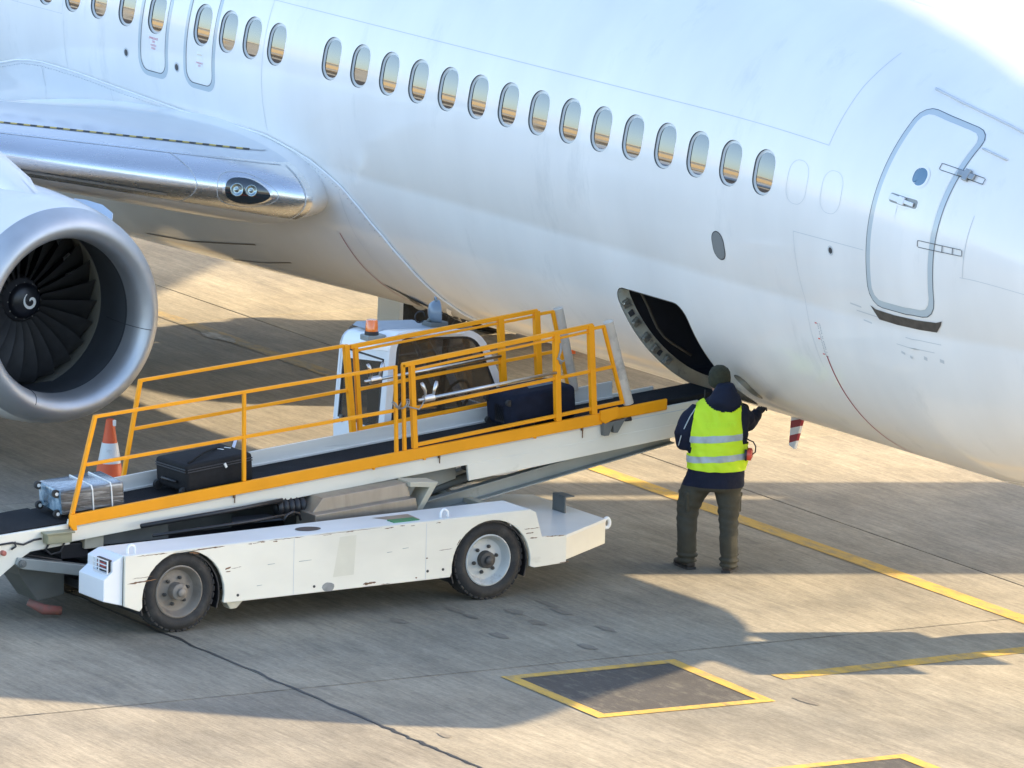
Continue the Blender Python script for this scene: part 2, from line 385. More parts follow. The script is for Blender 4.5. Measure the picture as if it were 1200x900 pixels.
NT = [(5.2, 5.16), (6.2, 5.16), (7.2, 5.115), (8.2, 5.00), (9.2, 4.84), (10.2, 4.59), (11.2, 4.08), (12.3, 3.43), (13.0, 3.10), (13.4, 2.86), (XN, 2.54)]
NBt = [(8.2, ZB), (9.2, 1.08), (10.4, 1.26), (11.5, 1.64), (12.5, 2.05), (13.2, 2.30), (13.5, 2.42), (XN, 2.52)]
NK = [(8.2, 1), (9.2, .996), (10.4, .89), (11.5, .68), (12.5, .42), (13.2, .225), (13.5, .11), (XN, .004)]
def taper(X):
    """half-width factor, top, bottom and centre height at station X"""
    k = 1.; zt = ZC+RU; zb = ZB; zc = ZC
    if X > 6.2: zt = lut(NT, X)
    if X > 9.2: k = lut(NK, X); zb = lut(NBt, X); zc = ZC-.75*clamp((X-10)/(XN-10))**1.4
    if X < -11:
        u = clamp((-11-X)/(-11-XT)); k = 1-.92*u**1.6; zb = ZB + 2.9*u**1.35; zt = ZC+RU - .35*u**2; zc = ZC+.9*u
    return k, zt, zb, zc
def surf(X, a):
    k, zt, zb, zc = taper(X); r = rho(a); y = -r*math.sin(a)*k; dz = r*math.cos(a)
    if dz >= 0: z = zc + dz*(zt-zc)/RU
    else: z = zc + dz*(zc-zb)/(ZC-ZB)
    return Vector((X, y, z))
def nrm(X, a):
    e = 1e-3; n = (surf(X+e, a)-surf(X-e, a)).cross(surf(X, a+e)-surf(X, a-e))
    n.normalize(); p = surf(X, a)
    if n.dot(p-Vector((X-(.4 if X > 9 else 0), 0, taper(X)[3]-.1))) < 0: n = -n
    return n
def a_of(X, z):
    lo, hi = 0., PI
    for _ in range(40):
        m = (lo+hi)/2
        if surf(X, m).z > z: lo = m
        else: hi = m
    return (lo+hi)/2
def sp(X, a, off=0.): return surf(X, a) + nrm(X, a)*off if off else surf(X, a)
def rrect(cx, cy, w, h, r, n=40):
    """rounded rectangle outline, n points by even perimeter steps, starting at mid right, anticlockwise"""
    pts = []; segs = []
    hw, hh = w/2, h/2; r = min(r, hw, hh)
    fine = []
    for qx, qy, a0 in ((1, 1, 0), (-1, 1, 90), (-1, -1, 180), (1, -1, 270)):
        for i in range(13):
            a = rad(a0 + 90*i/12); fine.append((cx+qx*(hw-r)+r*math.cos(a), cy+qy*(hh-r)+r*math.sin(a)))
    fine.append(fine[0]); L = [0]
    for p, q in zip(fine, fine[1:]): L.append(L[-1]+math.dist(p, q))
    j = 0
    for i in range(n):
        t = L[-1]*i/n
        while L[j+1] < t: j += 1
        f = (t-L[j])/max(1e-9, L[j+1]-L[j]); pts.append((fine[j][0]*(1-f)+fine[j+1][0]*f, fine[j][1]*(1-f)+fine[j+1][1]*f))
    return pts
def rect_match(pts, cx, cy, w, h):
    """points on a rectangle's edge in the directions of pts"""
    out = []
    for x, y in pts:
        dx, dy = (x-cx)/(w/2), (y-cy)/(h/2); m = max(abs(dx), abs(dy), 1e-9); out.append((cx+dx/m*w/2, cy+dy/m*h/2))
    return out
SC = 1.88   # arc scale between angle and metres
class Skin:
    """patches on the aircraft's surface in (X, a) coordinates"""
    def __init__(s): s.mb = MB(); s.n = []
    def grid(s, xs, as_, off=0., flip=False):
        k = len(s.mb.v); fs = []
        for X in xs:
            for a in as_: s.mb.v.append(sp(X, a, off(X, a) if callable(off) else off)); s.n.append(nrm(X, a))
        m = len(as_)
        for i in range(len(xs)-1):
            for j in range(m-1): s.mb.f.append([k+i*m+j, k+(i+1)*m+j, k+(i+1)*m+j+1, k+i*m+j+1]); s.mb.m.append(0)
    def rings(s, loops, off=0., fill=False, mi=0):
        k = len(s.mb.v); n = len(loops[0])
        for li, lp in enumerate(loops):
            o = off[li] if isinstance(off, (list, tuple)) else off
            for X, q in lp: s.mb.v.append(sp(X, q/SC, o)); s.n.append(nrm(X, q/SC))
        for i in range(len(loops)-1):
            for j in range(n):
                a = k+i*n+j; b = k+i*n+(j+1) % n; s.mb.f.append([a, b, b+n, a+n]); s.mb.m.append(mi)
        if fill: s.mb.f.append([k+(len(loops)-1)*n+j for j in range(n)]); s.mb.m.append(mi)
    def strip(s, pts, w, off=.0015, step=.08, mi=0):
        P = [Vector((X, q)) for X, q in pts]; D = [P[0]]
        for p, q in zip(P, P[1:]):
            n = max(1, int((q-p).length/step))
            for i in range(1, n+1): D.append(p.lerp(q, i/n))
        k = len(s.mb.v)
        for i, p in enumerate(D):
            d = (D[min(i+1, len(D)-1)]-D[max(i-1, 0)]).normalized(); nn = Vector((-d.y, d.x))*(w/2)
            for q in (p-nn, p+nn): s.mb.v.append(sp(q.x, q.y/SC, off)); s.n.append(nrm(q.x, q.y/SC))
        for i in range(len(D)-1): s.mb.f.append([k+2*i, k+2*i+2, k+2*i+3, k+2*i+1]); s.mb.m.append(mi)
    def build(s, name, mats, parent):
        return obj(name, s.mb, mats, parent, normals=s.n)
def xz(pts): return [(X, a_of(X, z)*SC) for X, z in pts]

plane = empty('airplane', (0, 0, 0), 'white twin-engine passenger airliner parked over the yellow taxi line', 'airplane')
ZW = 3.598; QW = a_of(0, ZW)*SC
WIN = [-4.84, -4.33, -3.79, -3.22, -2.355, -1.88, -1.44, -.99] + [.508*k for k in range(15)]
WIN = [-6.4, -5.9, -5.37] + WIN
CELLH = .52; QA, QB = QW-CELLH/2, QW+CELLH/2
cells = []
for i, x in enumerate(WIN):
    lo = max(x-.254, (WIN[i-1]+x)/2 if i else -99); hi = min(x+.254, (WIN[i+1]+x)/2 if i < len(WIN)-1 else 99); cells.append((lo, hi, x))
CX0, CX1 = 4.515, 5.625         # cargo opening
CQ0, CQ1 = a_of(5, 2.205)*SC, a_of(5, 1.245)*SC
HX0, HX1, HQ0, HQ1 = CX0-.16, CX1+.16, CQ0-.16, CQ1+.12
fus = Skin()
xs = set()
X = XT
while X < XN-.02: xs.add(round(X, 4)); X += .254
for k in (.02, .05, .1, .16, .24): xs.add(round(XN-k, 4))
for lo, hi, x in cells: xs.add(round(lo, 4)); xs.add(round(hi, 4))
xs |= {round(HX0, 4), round(HX1, 4)}
xs = sorted(xs)
xs = [x for i, x in enumerate(xs) if i == 0 or x-xs[i-1] > .004]
qs = set()
q = -PI*SC
na = 168
for i in range(na+1): qs.add(round(-PI*SC + 2*PI*SC*i/na, 5))
qs |= {round(v, 5) for v in (QA, QB, HQ0, HQ1)}
qs = sorted(qs); qs = [v for i, v in enumerate(qs) if i == 0 or v-qs[i-1] > .004 or v in (round(QA, 5), round(QB, 5), round(HQ0, 5), round(HQ1, 5))]
k0 = 0; idx = {}
for i, X in enumerate(xs):
    for j, v in enumerate(qs): idx[i, j] = len(fus.mb.v); fus.mb.v.append(surf(X, v/SC)); fus.n.append(nrm(X, clamp(v/SC, -PI+1e-3, PI-1e-3)))
def holed(xm, qm):
    if HX0 < xm < HX1 and HQ0 < qm < HQ1: return True
    if QA < qm < QB:
        for lo, hi, x in cells:
            if lo < xm < hi: return True
    return False
for i in range(len(xs)-1):
    for j in range(len(qs)-1):
        if not holed((xs[i]+xs[i+1])/2, (qs[j]+qs[j+1])/2):
            fus.mb.f.append([idx[i,j], idx[i+1,j], idx[i+1,j+1], idx[i,j+1]]); fus.mb.m.append(0)
WW, WH, WR = .302, .395, .135
for lo, hi, x in cells:
    inner = rrect(x, QW, WW, WH, WR, 48)
    cxm = (lo+hi)/2; out = rect_match(inner, cxm, QW, hi-lo, QB-QA)
    # put the nearest outline points on the rectangle's corners
    for cx_, cy_ in ((lo, QA), (hi, QA), (hi, QB), (lo, QB)):
        b = min(range(48), key=lambda t: math.dist(out[t], (cx_, cy_))); out[b] = (cx_, cy_)
    mid = [((a[0]*2+b[0])/3, (a[1]*2+b[1])/3) for a, b in zip(inner, out)]
    mid2 = [((a[0]+b[0]*2)/3, (a[1]+b[1]*2)/3) for a, b in zip(inner, out)]
    fus.rings([out, mid2, mid, inner])
CW, CHh = CX1-CX0, CQ1-CQ0; CCX, CCQ = (CX0+CX1)/2, (CQ0+CQ1)/2
cin = rrect(CCX, CCQ, CW, CHh, .15, 96)
cout = rect_match(cin, (HX0+HX1)/2, (HQ0+HQ1)/2, HX1-HX0, HQ1-HQ0)
for cx_, cy_ in ((HX0, HQ0), (HX1, HQ0), (HX1, HQ1), (HX0, HQ1)):
    b = min(range(96), key=lambda t: math.dist(cout[t], (cx_, cy_))); cout[b] = (cx_, cy_)
fus.rings([cout, [((a[0]+b[0])/2, (a[1]+b[1])/2) for a, b in zip(cin, cout)], cin])
fus.build('fuselage', M_PAINT, plane)

# cabin windows: bezel sunk in the skin, dark seal, pane
for i, x in enumerate(WIN):
    s = Skin()
    L0 = rrect(x, QW, WW, WH, WR, 48); L1 = rrect(x, QW, WW-.004, WH-.004, WR, 48); L2 = rrect(x, QW, WW-.045, WH-.045, WR-.02, 48)
    s.rings([L0, L1], [.001, -.012], mi=0); s.rings([L1, L2], [-.012, -.022], mi=1)
    wo_ = s.build('window', [M_SEAL, M_BEZEL], plane)
    s = Skin(); s.rings([L2, rrect(x, QW, (WW-.045)*.6, (WH-.045)*.6, WR*.55, 48), rrect(x, QW, .05, .06, .02, 48)], -.0225, fill=True)
    tv = Vector((random.uniform(-.012, .012), 0, random.uniform(.018, .046)))
    s.n = [(n_+tv).normalized() for n_ in s.n]
    s.build('pane', M_PANE, wo_)
# two blanked windows
for k in (15, 16):
    s = Skin(); x = .508*k
    s.rings([rrect(x, QW, .296, .39, .13, 48), rrect(x, QW, .288, .382, .126, 48)], [.0012, .0012]); s.build('window_plug', M_SEAM, plane)
# skin seams
QS = a_of(0, 3.975)*SC
seams = [([(-9, QS), (7.92, QS)], .006), ([(7.92, QS), (7.95, QS-.60), (8.02, QS-1.05)], .006), ([(4.6, a_of(5, 4.985)*SC), (10.6, a_of(9, 4.86)*SC)], .007),
         ([(-1.21, QS), (-1.2, a_of(0, 2.76)*SC)], .005), ([(7.62, a_of(7, 3.17)*SC), (8.66, a_of(7, 3.17)*SC)], .005), ([(7.62, a_of(7, 3.17)*SC), (7.66, a_of(7, 2.0)*SC)], .004),
         ([(9.9, a_of(9, 3.12)*SC), (12, a_of(9, 3.12)*SC)], .005), ([(9.93, a_of(9, 3.12)*SC), (9.98, a_of(9, 3.7)*SC)], .005),
         ([(-4.98, a_of(0, 3.3)*SC), (-4.98, a_of(0, 2.84)*SC)], .004), ([(-9, a_of(0, 3.36)*SC), (-5.02, a_of(0, 3.36)*SC)], .004), ([(-5.02, a_of(0, 3.36)*SC), (-5.02, a_of(0, 4.2)*SC)], .004)]
for pts, wd in seams:
    s = Skin(); s.strip(pts, wd); s.build('skin_seam', M_SEAM, plane)
# belly longitudinal seam near the keel
s = Skin(); s.strip([(1.0, PI*SC-.66), (10.5, PI*SC-.60)], .014, .003); s.build('belly_strip', M_PLAC, plane)

# ---- forward service door
DX0, DX1 = 8.73, 9.63; DQ0, DQ1 = a_of(9.2, 4.33)*SC, a_of(9.2, 2.705)*SC
DCX, DCQ, DW, DH = (DX0+DX1)/2, (DQ0+DQ1)/2, DX1-DX0, DQ1-DQ0
def skewed(pts, k=.14):   # the outline leans a little because the body narrows there
    return [(x + k*((DCQ-q)/(DH/2))*.5*1.0, q) for x, q in pts]
s = Skin(); s.rings([skewed(rrect(DCX, DCQ, DW, DH, .17, 80)), skewed(rrect(DCX, DCQ, DW-.13, DH-.13, .12, 80))], [.0015, .0015])
s.build('door_outline', M_GREYBAND, plane)
s = Skin(); s.rings([skewed(rrect(DCX, DCQ, DW-.004, DH-.004, .17, 80)), skewed(rrect(DCX, DCQ, DW-.016, DH-.016, .165, 80))], [.0025, .0025]); s.build('door_gap', M_GAP, plane)
s = Skin()
sk = [skewed(rrect(DCX, DCQ, DW-.132, DH-.132, .12, 80)), skewed(rrect(DCX, DCQ, DW-.14, DH-.14, .116, 80))]
sk += [skewed(rrect(DCX, DCQ, (DW-.14)*f, (DH-.14)*f, .116*f, 80)) for f in (.75, .5, .25)]
s.rings(sk, [.0012, .006, .006, .006, .006], fill=True)
door = s.build('service_door', M_PAINT, plane)
s = Skin(); hx, hq = 9.25, a_of(9.2, 3.86)*SC
s.rings([rrect(hx, hq, .20, .23, .1, 40), rrect(hx, hq, .155, .18, .0775, 40)], [.0075, .012]); s.build('porthole_ring', M_PAINT, door)
s = Skin(); s.rings([rrect(hx, hq, .16, .185, .08, 40), rrect(hx, hq, .05, .05, .02, 40)], [.010, .010], fill=True); s.build('porthole', mat('porthole_glass', (.05, .14, .22), .04, coat=1, coat_rough=.02, spec=.8), door)
s = Skin(); hx, hq = 9.14, a_of(9.2, 3.645)*SC
s.rings([rrect(hx, hq, .40, .12, .03, 40), rrect(hx, hq, .37, .09, .025, 40)], [.0075, .009], mi=0); s.rings([rrect(hx, hq, .37, .09, .025, 40), rrect(hx, hq, .1, .03, .01, 40)], [.0085, .0085], fill=True, mi=1)
hr = s.build('handle_recess', [M_PAINT, mat('recess_grey', (.22, .22, .21), .4, metal=.4)], door)
mb = MB(); c = sp(hx, hq/SC, .02); d = (sp(hx+.1, hq/SC+.004, .02)-c).normalized()
mb.bar(c-d*.15, c+d*.03, .05, .014, nrm(hx, hq/SC)); mb.bar(c-d*.03, c+d*.15, .032, .012, nrm(hx, hq/SC)); mb.bar(c-d*.035, c+d*.035, .065, .02, nrm(hx, hq/SC))
obj('handle', mb, mat('handle_white', (.70, .71, .72), .3, coat=.5), door, bevel=.003)
for zz, x0, x1 in ((3.945, 9.41, 9.94), (3.335, 9.40, 9.93)):
    q = a_of(9.6, zz)*SC; s = Skin()
    s.rings([rrect((x0+x1)/2, q, x1-x0, .075, .004, 40), rrect((x0+x1)/2, q, x1-x0-.014, .061, .003, 40)], [.0085, .0085])
    hg = s.build('hinge_outline', M_GAP, plane)
    mb = MB(); c = sp(x0+.33, q/SC, .018); d = (sp(x0+.43, q/SC, .018)-c).normalized(); n_ = nrm(x0+.33, q/SC)
    if zz > 3.5:
        mb.bar(c-d*.10, c+d*.09, .05, .02, n_); mb.bar(c-d*.03, c+d*.03, .10, .03, n_); obj('hinge', mb, M_STEELD, hg, bevel=.004)
    else:
        
        for dx_ in (.30, .42): s = Skin(); s.strip([(x0+dx_, q-.035), (x0+dx_, q+.035)], .008, .009); s.build('hinge_seam', M_GAP, hg)
# rain gutter above the door and small rod
def bump_strip(name, pts, w, h, m):
    mb = MB(); P = [sp(X, q/SC, h) for X, q in pts]; mb.tube(P, w, 8); return obj(name, mb, m, plane, smooth=True)
bump_strip('rain_gutter', [(8.76+.13*i, (a_of(9, 4.46)+.002*i)*SC) for i in range(11)], .012, .006, mat('gutter_grey', (.55, .58, .60), .5))
bump_strip('rain_gutter', [(9.72+.1*i, a_of(9.8, 4.13)*SC+.004*i) for i in range(4)], .010, .006, MATS['gutter_grey'])
# scuff plate below the door
s = Skin(); q0 = a_of(9.2, 2.685)*SC
pl = [(8.665, q0), (8.74, q0+.10), (9.50, q0+.10), (9.615, q0-.005), (9.55, q0+.0), (9.14, q0+.012), (8.73, q0+.0)]
cx_, cq_ = 9.14, q0+.055
def dens(pts, n=56):
    P = pts+[pts[0]]; Ls = [0]
    for a, b in zip(P, P[1:]): Ls.append(Ls[-1]+math.dist(a, b))
    out = []; j = 0
    for i in range(n):
        t = Ls[-1]*i/n
        while Ls[j+1] < t: j += 1
        f = (t-Ls[j])/(Ls[j+1]-Ls[j]); out.append((P[j][0]*(1-f)+P[j+1][0]*f, P[j][1]*(1-f)+P[j+1][1]*f))
    return out
k = len(s.mb.v)
top = [(8.665, q0-.02), (8.735, q0+.005), (9.0, q0+.012), (9.3, q0+.012), (9.545, q0+.002), (9.62, q0-.02)]
bot = [(8.70, q0+.03), (8.745, q0+.095), (9.0, q0+.10), (9.3, q0+.10), (9.52, q0+.095), (9.59, q0+.025)]
for (a, b) in zip(top, bot):
    for X, q in (a, b): s.mb.v.append(sp(X, q/SC, .005)); s.n.append(nrm(X, q/SC))
for i in range(5): s.mb.f.append([k+2*i, k+2*i+2, k+2*i+3, k+2*i+1]); s.mb.m.append(0)
s.build('scuff_plate', M_SCUFF, plane)
# small fittings in the skin
s = Skin(); q = a_of(6.4, 2.86)*SC
s.rings([rrect(6.43, q, .19, .26, .095, 40), rrect(6.43, q, .17, .24, .085, 40)], .002, mi=1); s.rings([rrect(6.43, q, .17, .24, .085, 40), rrect(6.43, q, .04, .05, .02, 40)], .003, fill=True, mi=0)
s.build('outflow_grille', [mat('grille_grey', (.20, .21, .21), .6), M_GAP], plane)
for X, z, dd in ((8.17, 3.09, .055), (-3.76, 3.15, .065), (-2.79, 3.14, .065)):
    s = Skin(); q = a_of(X, z)*SC
    s.rings([rrect(X, q, dd+.03, dd+.03, .05, 24), rrect(X, q, dd, dd, .04, 24)], .0018, mi=1); s.rings([rrect(X, q, dd, dd, .04, 24), rrect(X, q, .01, .01, .005, 24)], .0025, fill=True, mi=0)
    s.build('static_port', [M_SEAL, M_SEAM], plane)
s = Skin(); q = a_of(5.9, 1.50)*SC
s.rings([rrect(5.93, q, .16, .30, .07, 40), rrect(5.93, q, .145, .285, .063, 40)], .002, mi=1); s.rings([rrect(5.93, q, .145, .285, .063, 40), rrect(5.93, q, .03, .04, .015, 40)], .003, fill=True, mi=0)
s.build('access_panel', [mat('panel_grey', (.24, .24, .20), .4, coat=.5), M_GAP], plane)
# red nose-wheel steering line and its dashes
s = Skin(); s.strip([(7.79, a_of(7.8, 2.12)*SC), (7.79, a_of(7.8, 1.30)*SC), (7.79, PI*SC-.5)], .017, .0018); s.build('red_line', M_RED, plane)
s = Skin()
for i in range(22):
    q = a_of(7.8, 2.40)*SC + .0135*i
    for dx in (-.012, .018):
        if random.random() < .85: s.strip([(7.785+dx, q), (7.785+dx+.012, q+.002)], .005, .0018)
s.build('scale_marks', mat('mark_grey', (.22, .25, .28), .6), plane)['kind'] = 'stuff'
s = Skin()
for i in (0, 10, 20): s.strip([(7.735, a_of(7.8, 2.40)*SC+.0135*i), (7.765, a_of(7.8, 2.40)*SC+.0135*i)], .010, .0018)
s.build('scale_ticks', mat('tick_red', (.65, .06, .05), .6), plane)['kind'] = 'stuff'
# scuffs under the door sill
s = Skin()
for (x0, z0, ln, wd) in ((8.42, 2.62, .30, .010), (8.35, 2.67, .16, .014), (8.5, 2.55, .12, .012), (8.95, 2.42, .5, .006), (9.1, 2.50, .45, .006), (9.0, 2.36, .05, .02), (9.12, 2.34, .03, .02), (9.3, 2.35, .04, .03), (9.5, 2.35, .05, .03)):
    q = a_of(9, z0)*SC; s.strip([(x0, q), (x0+ln, q+.01)], wd, .0014)
s.build('scuff_mark', mat('scuff_grey', (.55, .56, .56), .7), plane)['kind'] = 'stuff'

# ---- overwing exits
for k, (x0, x1) in enumerate(((-3.525, -2.955), (-2.66, -2.07))):
    q0, q1 = a_of(0, 4.02)*SC, a_of(0, 2.985)*SC; cx, cq, W_, H_ = (x0+x1)/2, (q0+q1)/2, x1-x0, q1-q0
    s = Skin(); s.rings([rrect(cx, cq, W_, H_, .16, 64), rrect(cx, cq, W_-.10, H_-.10, .12, 64)], .0015); ex = s.build('emergency_exit', M_GREYBAND, plane)
    s = Skin(); s.rings([rrect(cx, cq, W_-.098, H_-.098, .12, 64), rrect(cx, cq, W_-.112, H_-.112, .115, 64)], .0025); s.build('exit_gap', M_GAP, ex)
    wx = WIN[6] if k == 0 else WIN[7]
    # printed placards under the exit window
    s = Skin(); q = a_of(0, 3.31)*SC
    rows = ((0, .11, M_PLAC), (.085, .12, M_PLAC)) if k else ((.0, .12, M_PLAC),)
    s = Skin()
    for dq, wd, _ in rows: s.strip([(cx-wd/2+.01, q+dq), (cx+wd/2+.01, q+dq)], .065 if k else .13, .0016)
    s.build('placard', M_PLAC, ex)
def skin_text(txt, X, q, size, m, parent, name='lettering', off=.0028):
    cu_ = bpy.data.curves.new('t', 'FONT'); cu_.body = txt; cu_.size = size; cu_.align_x = 'CENTER'; cu_.align_y = 'CENTER'
    to = bpy.data.objects.new('t', cu_); C.objects.link(to); bpy.context.view_layer.update()
    me = bpy.data.meshes.new_from_object(to.evaluated_get(bpy.context.evaluated_depsgraph_get())); bpy.data.objects.remove(to)
    mb = MB(); mb.add([sp(X+v.co.x, (q-v.co.y)/SC, off) for v in me.vertices], [tuple(p.vertices) for p in me.polygons]); bpy.data.meshes.remove(me)
    return obj(name, mb, m, parent)
exs = [o for o in plane.children if o.name.startswith('emergency_exit')]
cx = -3.24; q = a_of(0, 3.31)*SC
skin_text('EMERGENCY', cx+.01, q-.045, .03, M_LTEXT, exs[0]); skin_text('EXIT', cx+.01, q-.013, .03, M_LTEXT, exs[0])
skin_text('HANDLE', cx+.01, q+.02, .028, M_LTEXT, exs[0]); skin_text('INSIDE', cx+.01, q+.05, .028, M_LTEXT, exs[0])
cx = -2.365
skin_text('NO STEP', cx+.01, q-.005, .022, M_AMBERT, exs[1]); skin_text('EMERGENCY', cx+.01, q+.072, .022, M_LTEXT, exs[1]); skin_text('EXIT', cx+.01, q+.098, .024, M_LTEXT, exs[1])

# ---- cargo hold opening
s = Skin()
deep = .115
inn = lambda f: rrect(CCX, CCQ, CW-f, CHh-f, .15-f/3, 96)
s.rings([inn(0), inn(.004), inn(.03)], [.001, -deep*.5, -deep], mi=0)
hold = s.build('cargo_opening', [M_JAMB], plane)
s = Skin(); s.rings([inn(.002), inn(.016)], [.002, .002]); s.build('seal', M_BLACK, hold)
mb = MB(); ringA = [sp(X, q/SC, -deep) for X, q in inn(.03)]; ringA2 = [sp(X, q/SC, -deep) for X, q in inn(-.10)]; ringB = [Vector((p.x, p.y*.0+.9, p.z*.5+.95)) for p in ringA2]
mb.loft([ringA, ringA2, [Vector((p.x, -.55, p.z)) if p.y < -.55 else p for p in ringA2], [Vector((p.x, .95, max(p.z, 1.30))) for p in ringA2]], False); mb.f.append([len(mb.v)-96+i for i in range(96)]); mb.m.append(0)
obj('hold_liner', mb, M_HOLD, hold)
# latches and rollers on the aft jamb
lat = None
for i, qq in enumerate((.14, .30, .44, .55, .68)):
    q = CQ0 + qq*1.0*CHh + .03; X = CX0+.012
    p = sp(X, q/SC, -.048); n_ = nrm(X, q/SC); tq = (sp(X, q/SC+.02)-sp(X, q/SC)).normalized()
    mb = MB(); mb.bar(p-tq*.04, p+tq*.04, .07, .014, (1, 0, 0)); mb.bar(p-tq*.012-n_*.03, p-tq*.012+n_*.04, .028, .04, (1, 0, 0)); mb.bar(p+tq*.03-n_*.03+Vector((.012, 0, 0)), p-tq*.02+n_*.03+Vector((.014, 0, 0)), .018, .03, (1, 0, 0))
    obj('latch', mb, mat('latch_metal', (.52, .52, .47), .35, metal=.8, var=.2, scale=20), hold, bevel=.003)
for i, qq in enumerate((.25, .62)):
    q = CQ0 + qq*CHh; X = CX0+.010; p = sp(X, q/SC, -.055); tq = (sp(X, q/SC+.02)-sp(X, q/SC)).normalized()
    mb = MB(); mb.bar(p-tq*.025, p+tq*.025, .05, .008, (1, 0, 0)); obj('jamb_slot', mb, M_GAP, hold)
mb = MB(); P = [sp(CX0+.05, (CQ0+.1+.75*i/8*CHh)/SC, -.19-.02*math.sin(i)) for i in range(9)]; mb.tube(P, .013, 8); obj('cable', mb, mat('cable_brown', (.10, .085, .065), .6), hold, smooth=True)

# ---- belly mast with red and white stripes
mb = MB(); mt = [(4.94, 1.14), (5.15, 1.14), (4.985, .70), (4.90, .72)]
def mx(t): # edges at height fraction t
    return (4.94+(4.90-4.94)*t, 1.14+(.72-1.14)*t), (5.15+(4.985-5.15)*t, 1.14+(.70-1.14)*t)
cuts = [0, .18, .34, .50, .66, .82, 1.0]; sk_ = .13
for i in range(6):
    a, b = cuts[i], cuts[i+1]
    l0, _ = mx(clamp(a+ (sk_ if a > 0 else 0))); l1, _ = mx(clamp(b+(sk_ if b < 1 else 0))); _, r0 = mx(a); _, r1 = mx(b)
    mb.prism([l0, r0, r1, l1], 'y', -.014, .014, i % 2)
obj('drain_mast', mb, [M_REDW, M_PLAC], plane)

# ------------------------------------------------------------------ wing to body fairing
FE = [(-10.5, 1.9), (-8.6, 2.30), (-7.4, 2.52), (-6.43, 2.69), (-5.9, 2.80), (-5.49, 2.83), (-4.73, 2.82), (-4.15, 2.79), (-2.72, 2.725), (-1.9, 2.73), (-1.27, 2.72), (-.84, 2.66), (-.42, 2.57), (-.01, 2.42), (.23, 2.27), (.52, 2.02), (.70, 1.78), (.80, 1.55), (.88, 1.25), (.93, 1.075)]
def fe(X):
    for (x0, z0), (x1, z1) in zip(FE, FE[1:]):
        if x0 <= X <= x1: return z0+(z1-z0)*(X-x0)/(x1-x0)
    return FE[0][1] if X < FE[0][0] else FE[-1][1]
def sm(t): t = clamp(t); return t*t*(3-2*t)
def foff(X, a, ae):
    g = sm((.95-X)/8)*sm((X+11.5)/3.0); u = clamp((a-ae)/(PI-ae+1e-6))
    return .016 + (.02+.17*sm(u*1.35))*g*sm(u*6)
fxs = [-10.5+.25*i for i in range(43)] + [.25, .35, .45, .52, .58, .64, .70, .74, .78, .82, .86, .89, .92]
fxs = sorted(set(round(x, 3) for x in fxs if x < .93))
NA = 34
for side in (1, -1):
    mbf = MB(); rows = []
    for X in fxs:
        ae = a_of(X, fe(X)); row = []
        row.append(sp(X, side*ae, .0))
        for i in range(NA):
            a = ae + (PI-ae)*(i/(NA-1)); a = min(a, PI-1e-4)
            row.append(sp(X, side*a, foff(X, a, ae)))
        rows.append(row)
    m_ = NA+1; vs_ = [p for r in rows for p in r]; fs_ = []
    for i in range(len(rows)-1):
        for j in range(m_-1): fs_.append((i*m_+j, (i+1)*m_+j, (i+1)*m_+j+1, i*m_+j+1))
    mbf.add(vs_, fs_); fairing = obj('wing_fairing', mbf, M_FAIR, plane, autos=40)
    if side == 1: stb_fair = fairing
mb = MB(); mb.tube([sp(X, a_of(X, fe(X)), .014) for X in fxs if X > -9], .012, 8); obj('edge_bead', mb, M_FAIR, stb_fair, smooth=True)
rv = None
for i in range(150):
    X = -7.5+i*.055
    p = sp(X, a_of(X, fe(X))+.022, .0215)
    if rv is None: mb = MB(); mb.lathe([(-.003, .0045), (.001, .0045), (.002, 0)], p, 'y', 6); rv = obj('rivet', mb, M_SEAM, stb_fair, org=p)
    else: inst(rv, 'rivet', stb_fair, p)
def fair_pt(X, z, off=.003):
    a = a_of(X, z); ae = a_of(X, fe(X)); return sp(X, a, foff(X, a, ae)+off)
def fair_line(name, pts, w, m, off=.003):
    D = []
    for p, q in zip(pts, pts[1:]):
        n = max(1, int(math.dist(p, q)/.06))
        D += [(p[0]+(q[0]-p[0])*i/n, p[1]+(q[1]-p[1])*i/n) for i in range(n)]
    D.append(pts[-1]); P = [fair_pt(*d, off) for d in D]; mb = MB(); vs_ = []
    for i, p in enumerate(P):
        d = (P[min(i+1, len(P)-1)]-P[max(i-1, 0)]).normalized(); nn = nrm(D[i][0], a_of(*D[i])).cross(d).normalized()*(w/2); vs_ += [p-nn, p+nn]
    mb.add(vs_, [(2*i, 2*i+2, 2*i+3, 2*i+1) for i in range(len(P)-1)]); return obj(name, mb, m, stb_fair)
fair_line('seam', [(-.05, 2.36), (-.02, 1.95), (.12, 1.55), (.25, 1.15)], .006, M_SEAM)
fair_line('seam', [(-1.22, 2.66), (-1.2, 2.5)], .005, M_SEAM)
for xx in (-4.15, -5.5, -2.7): fair_line('seam', [(xx, fe(xx)-.05), (xx, 2.2)], .005, M_SEAM)
fair_line('red_seam', [(-.32, 1.93), (-.30, 1.6), (-.25, 1.38), (-.2, 1.22)], .012, M_RED)
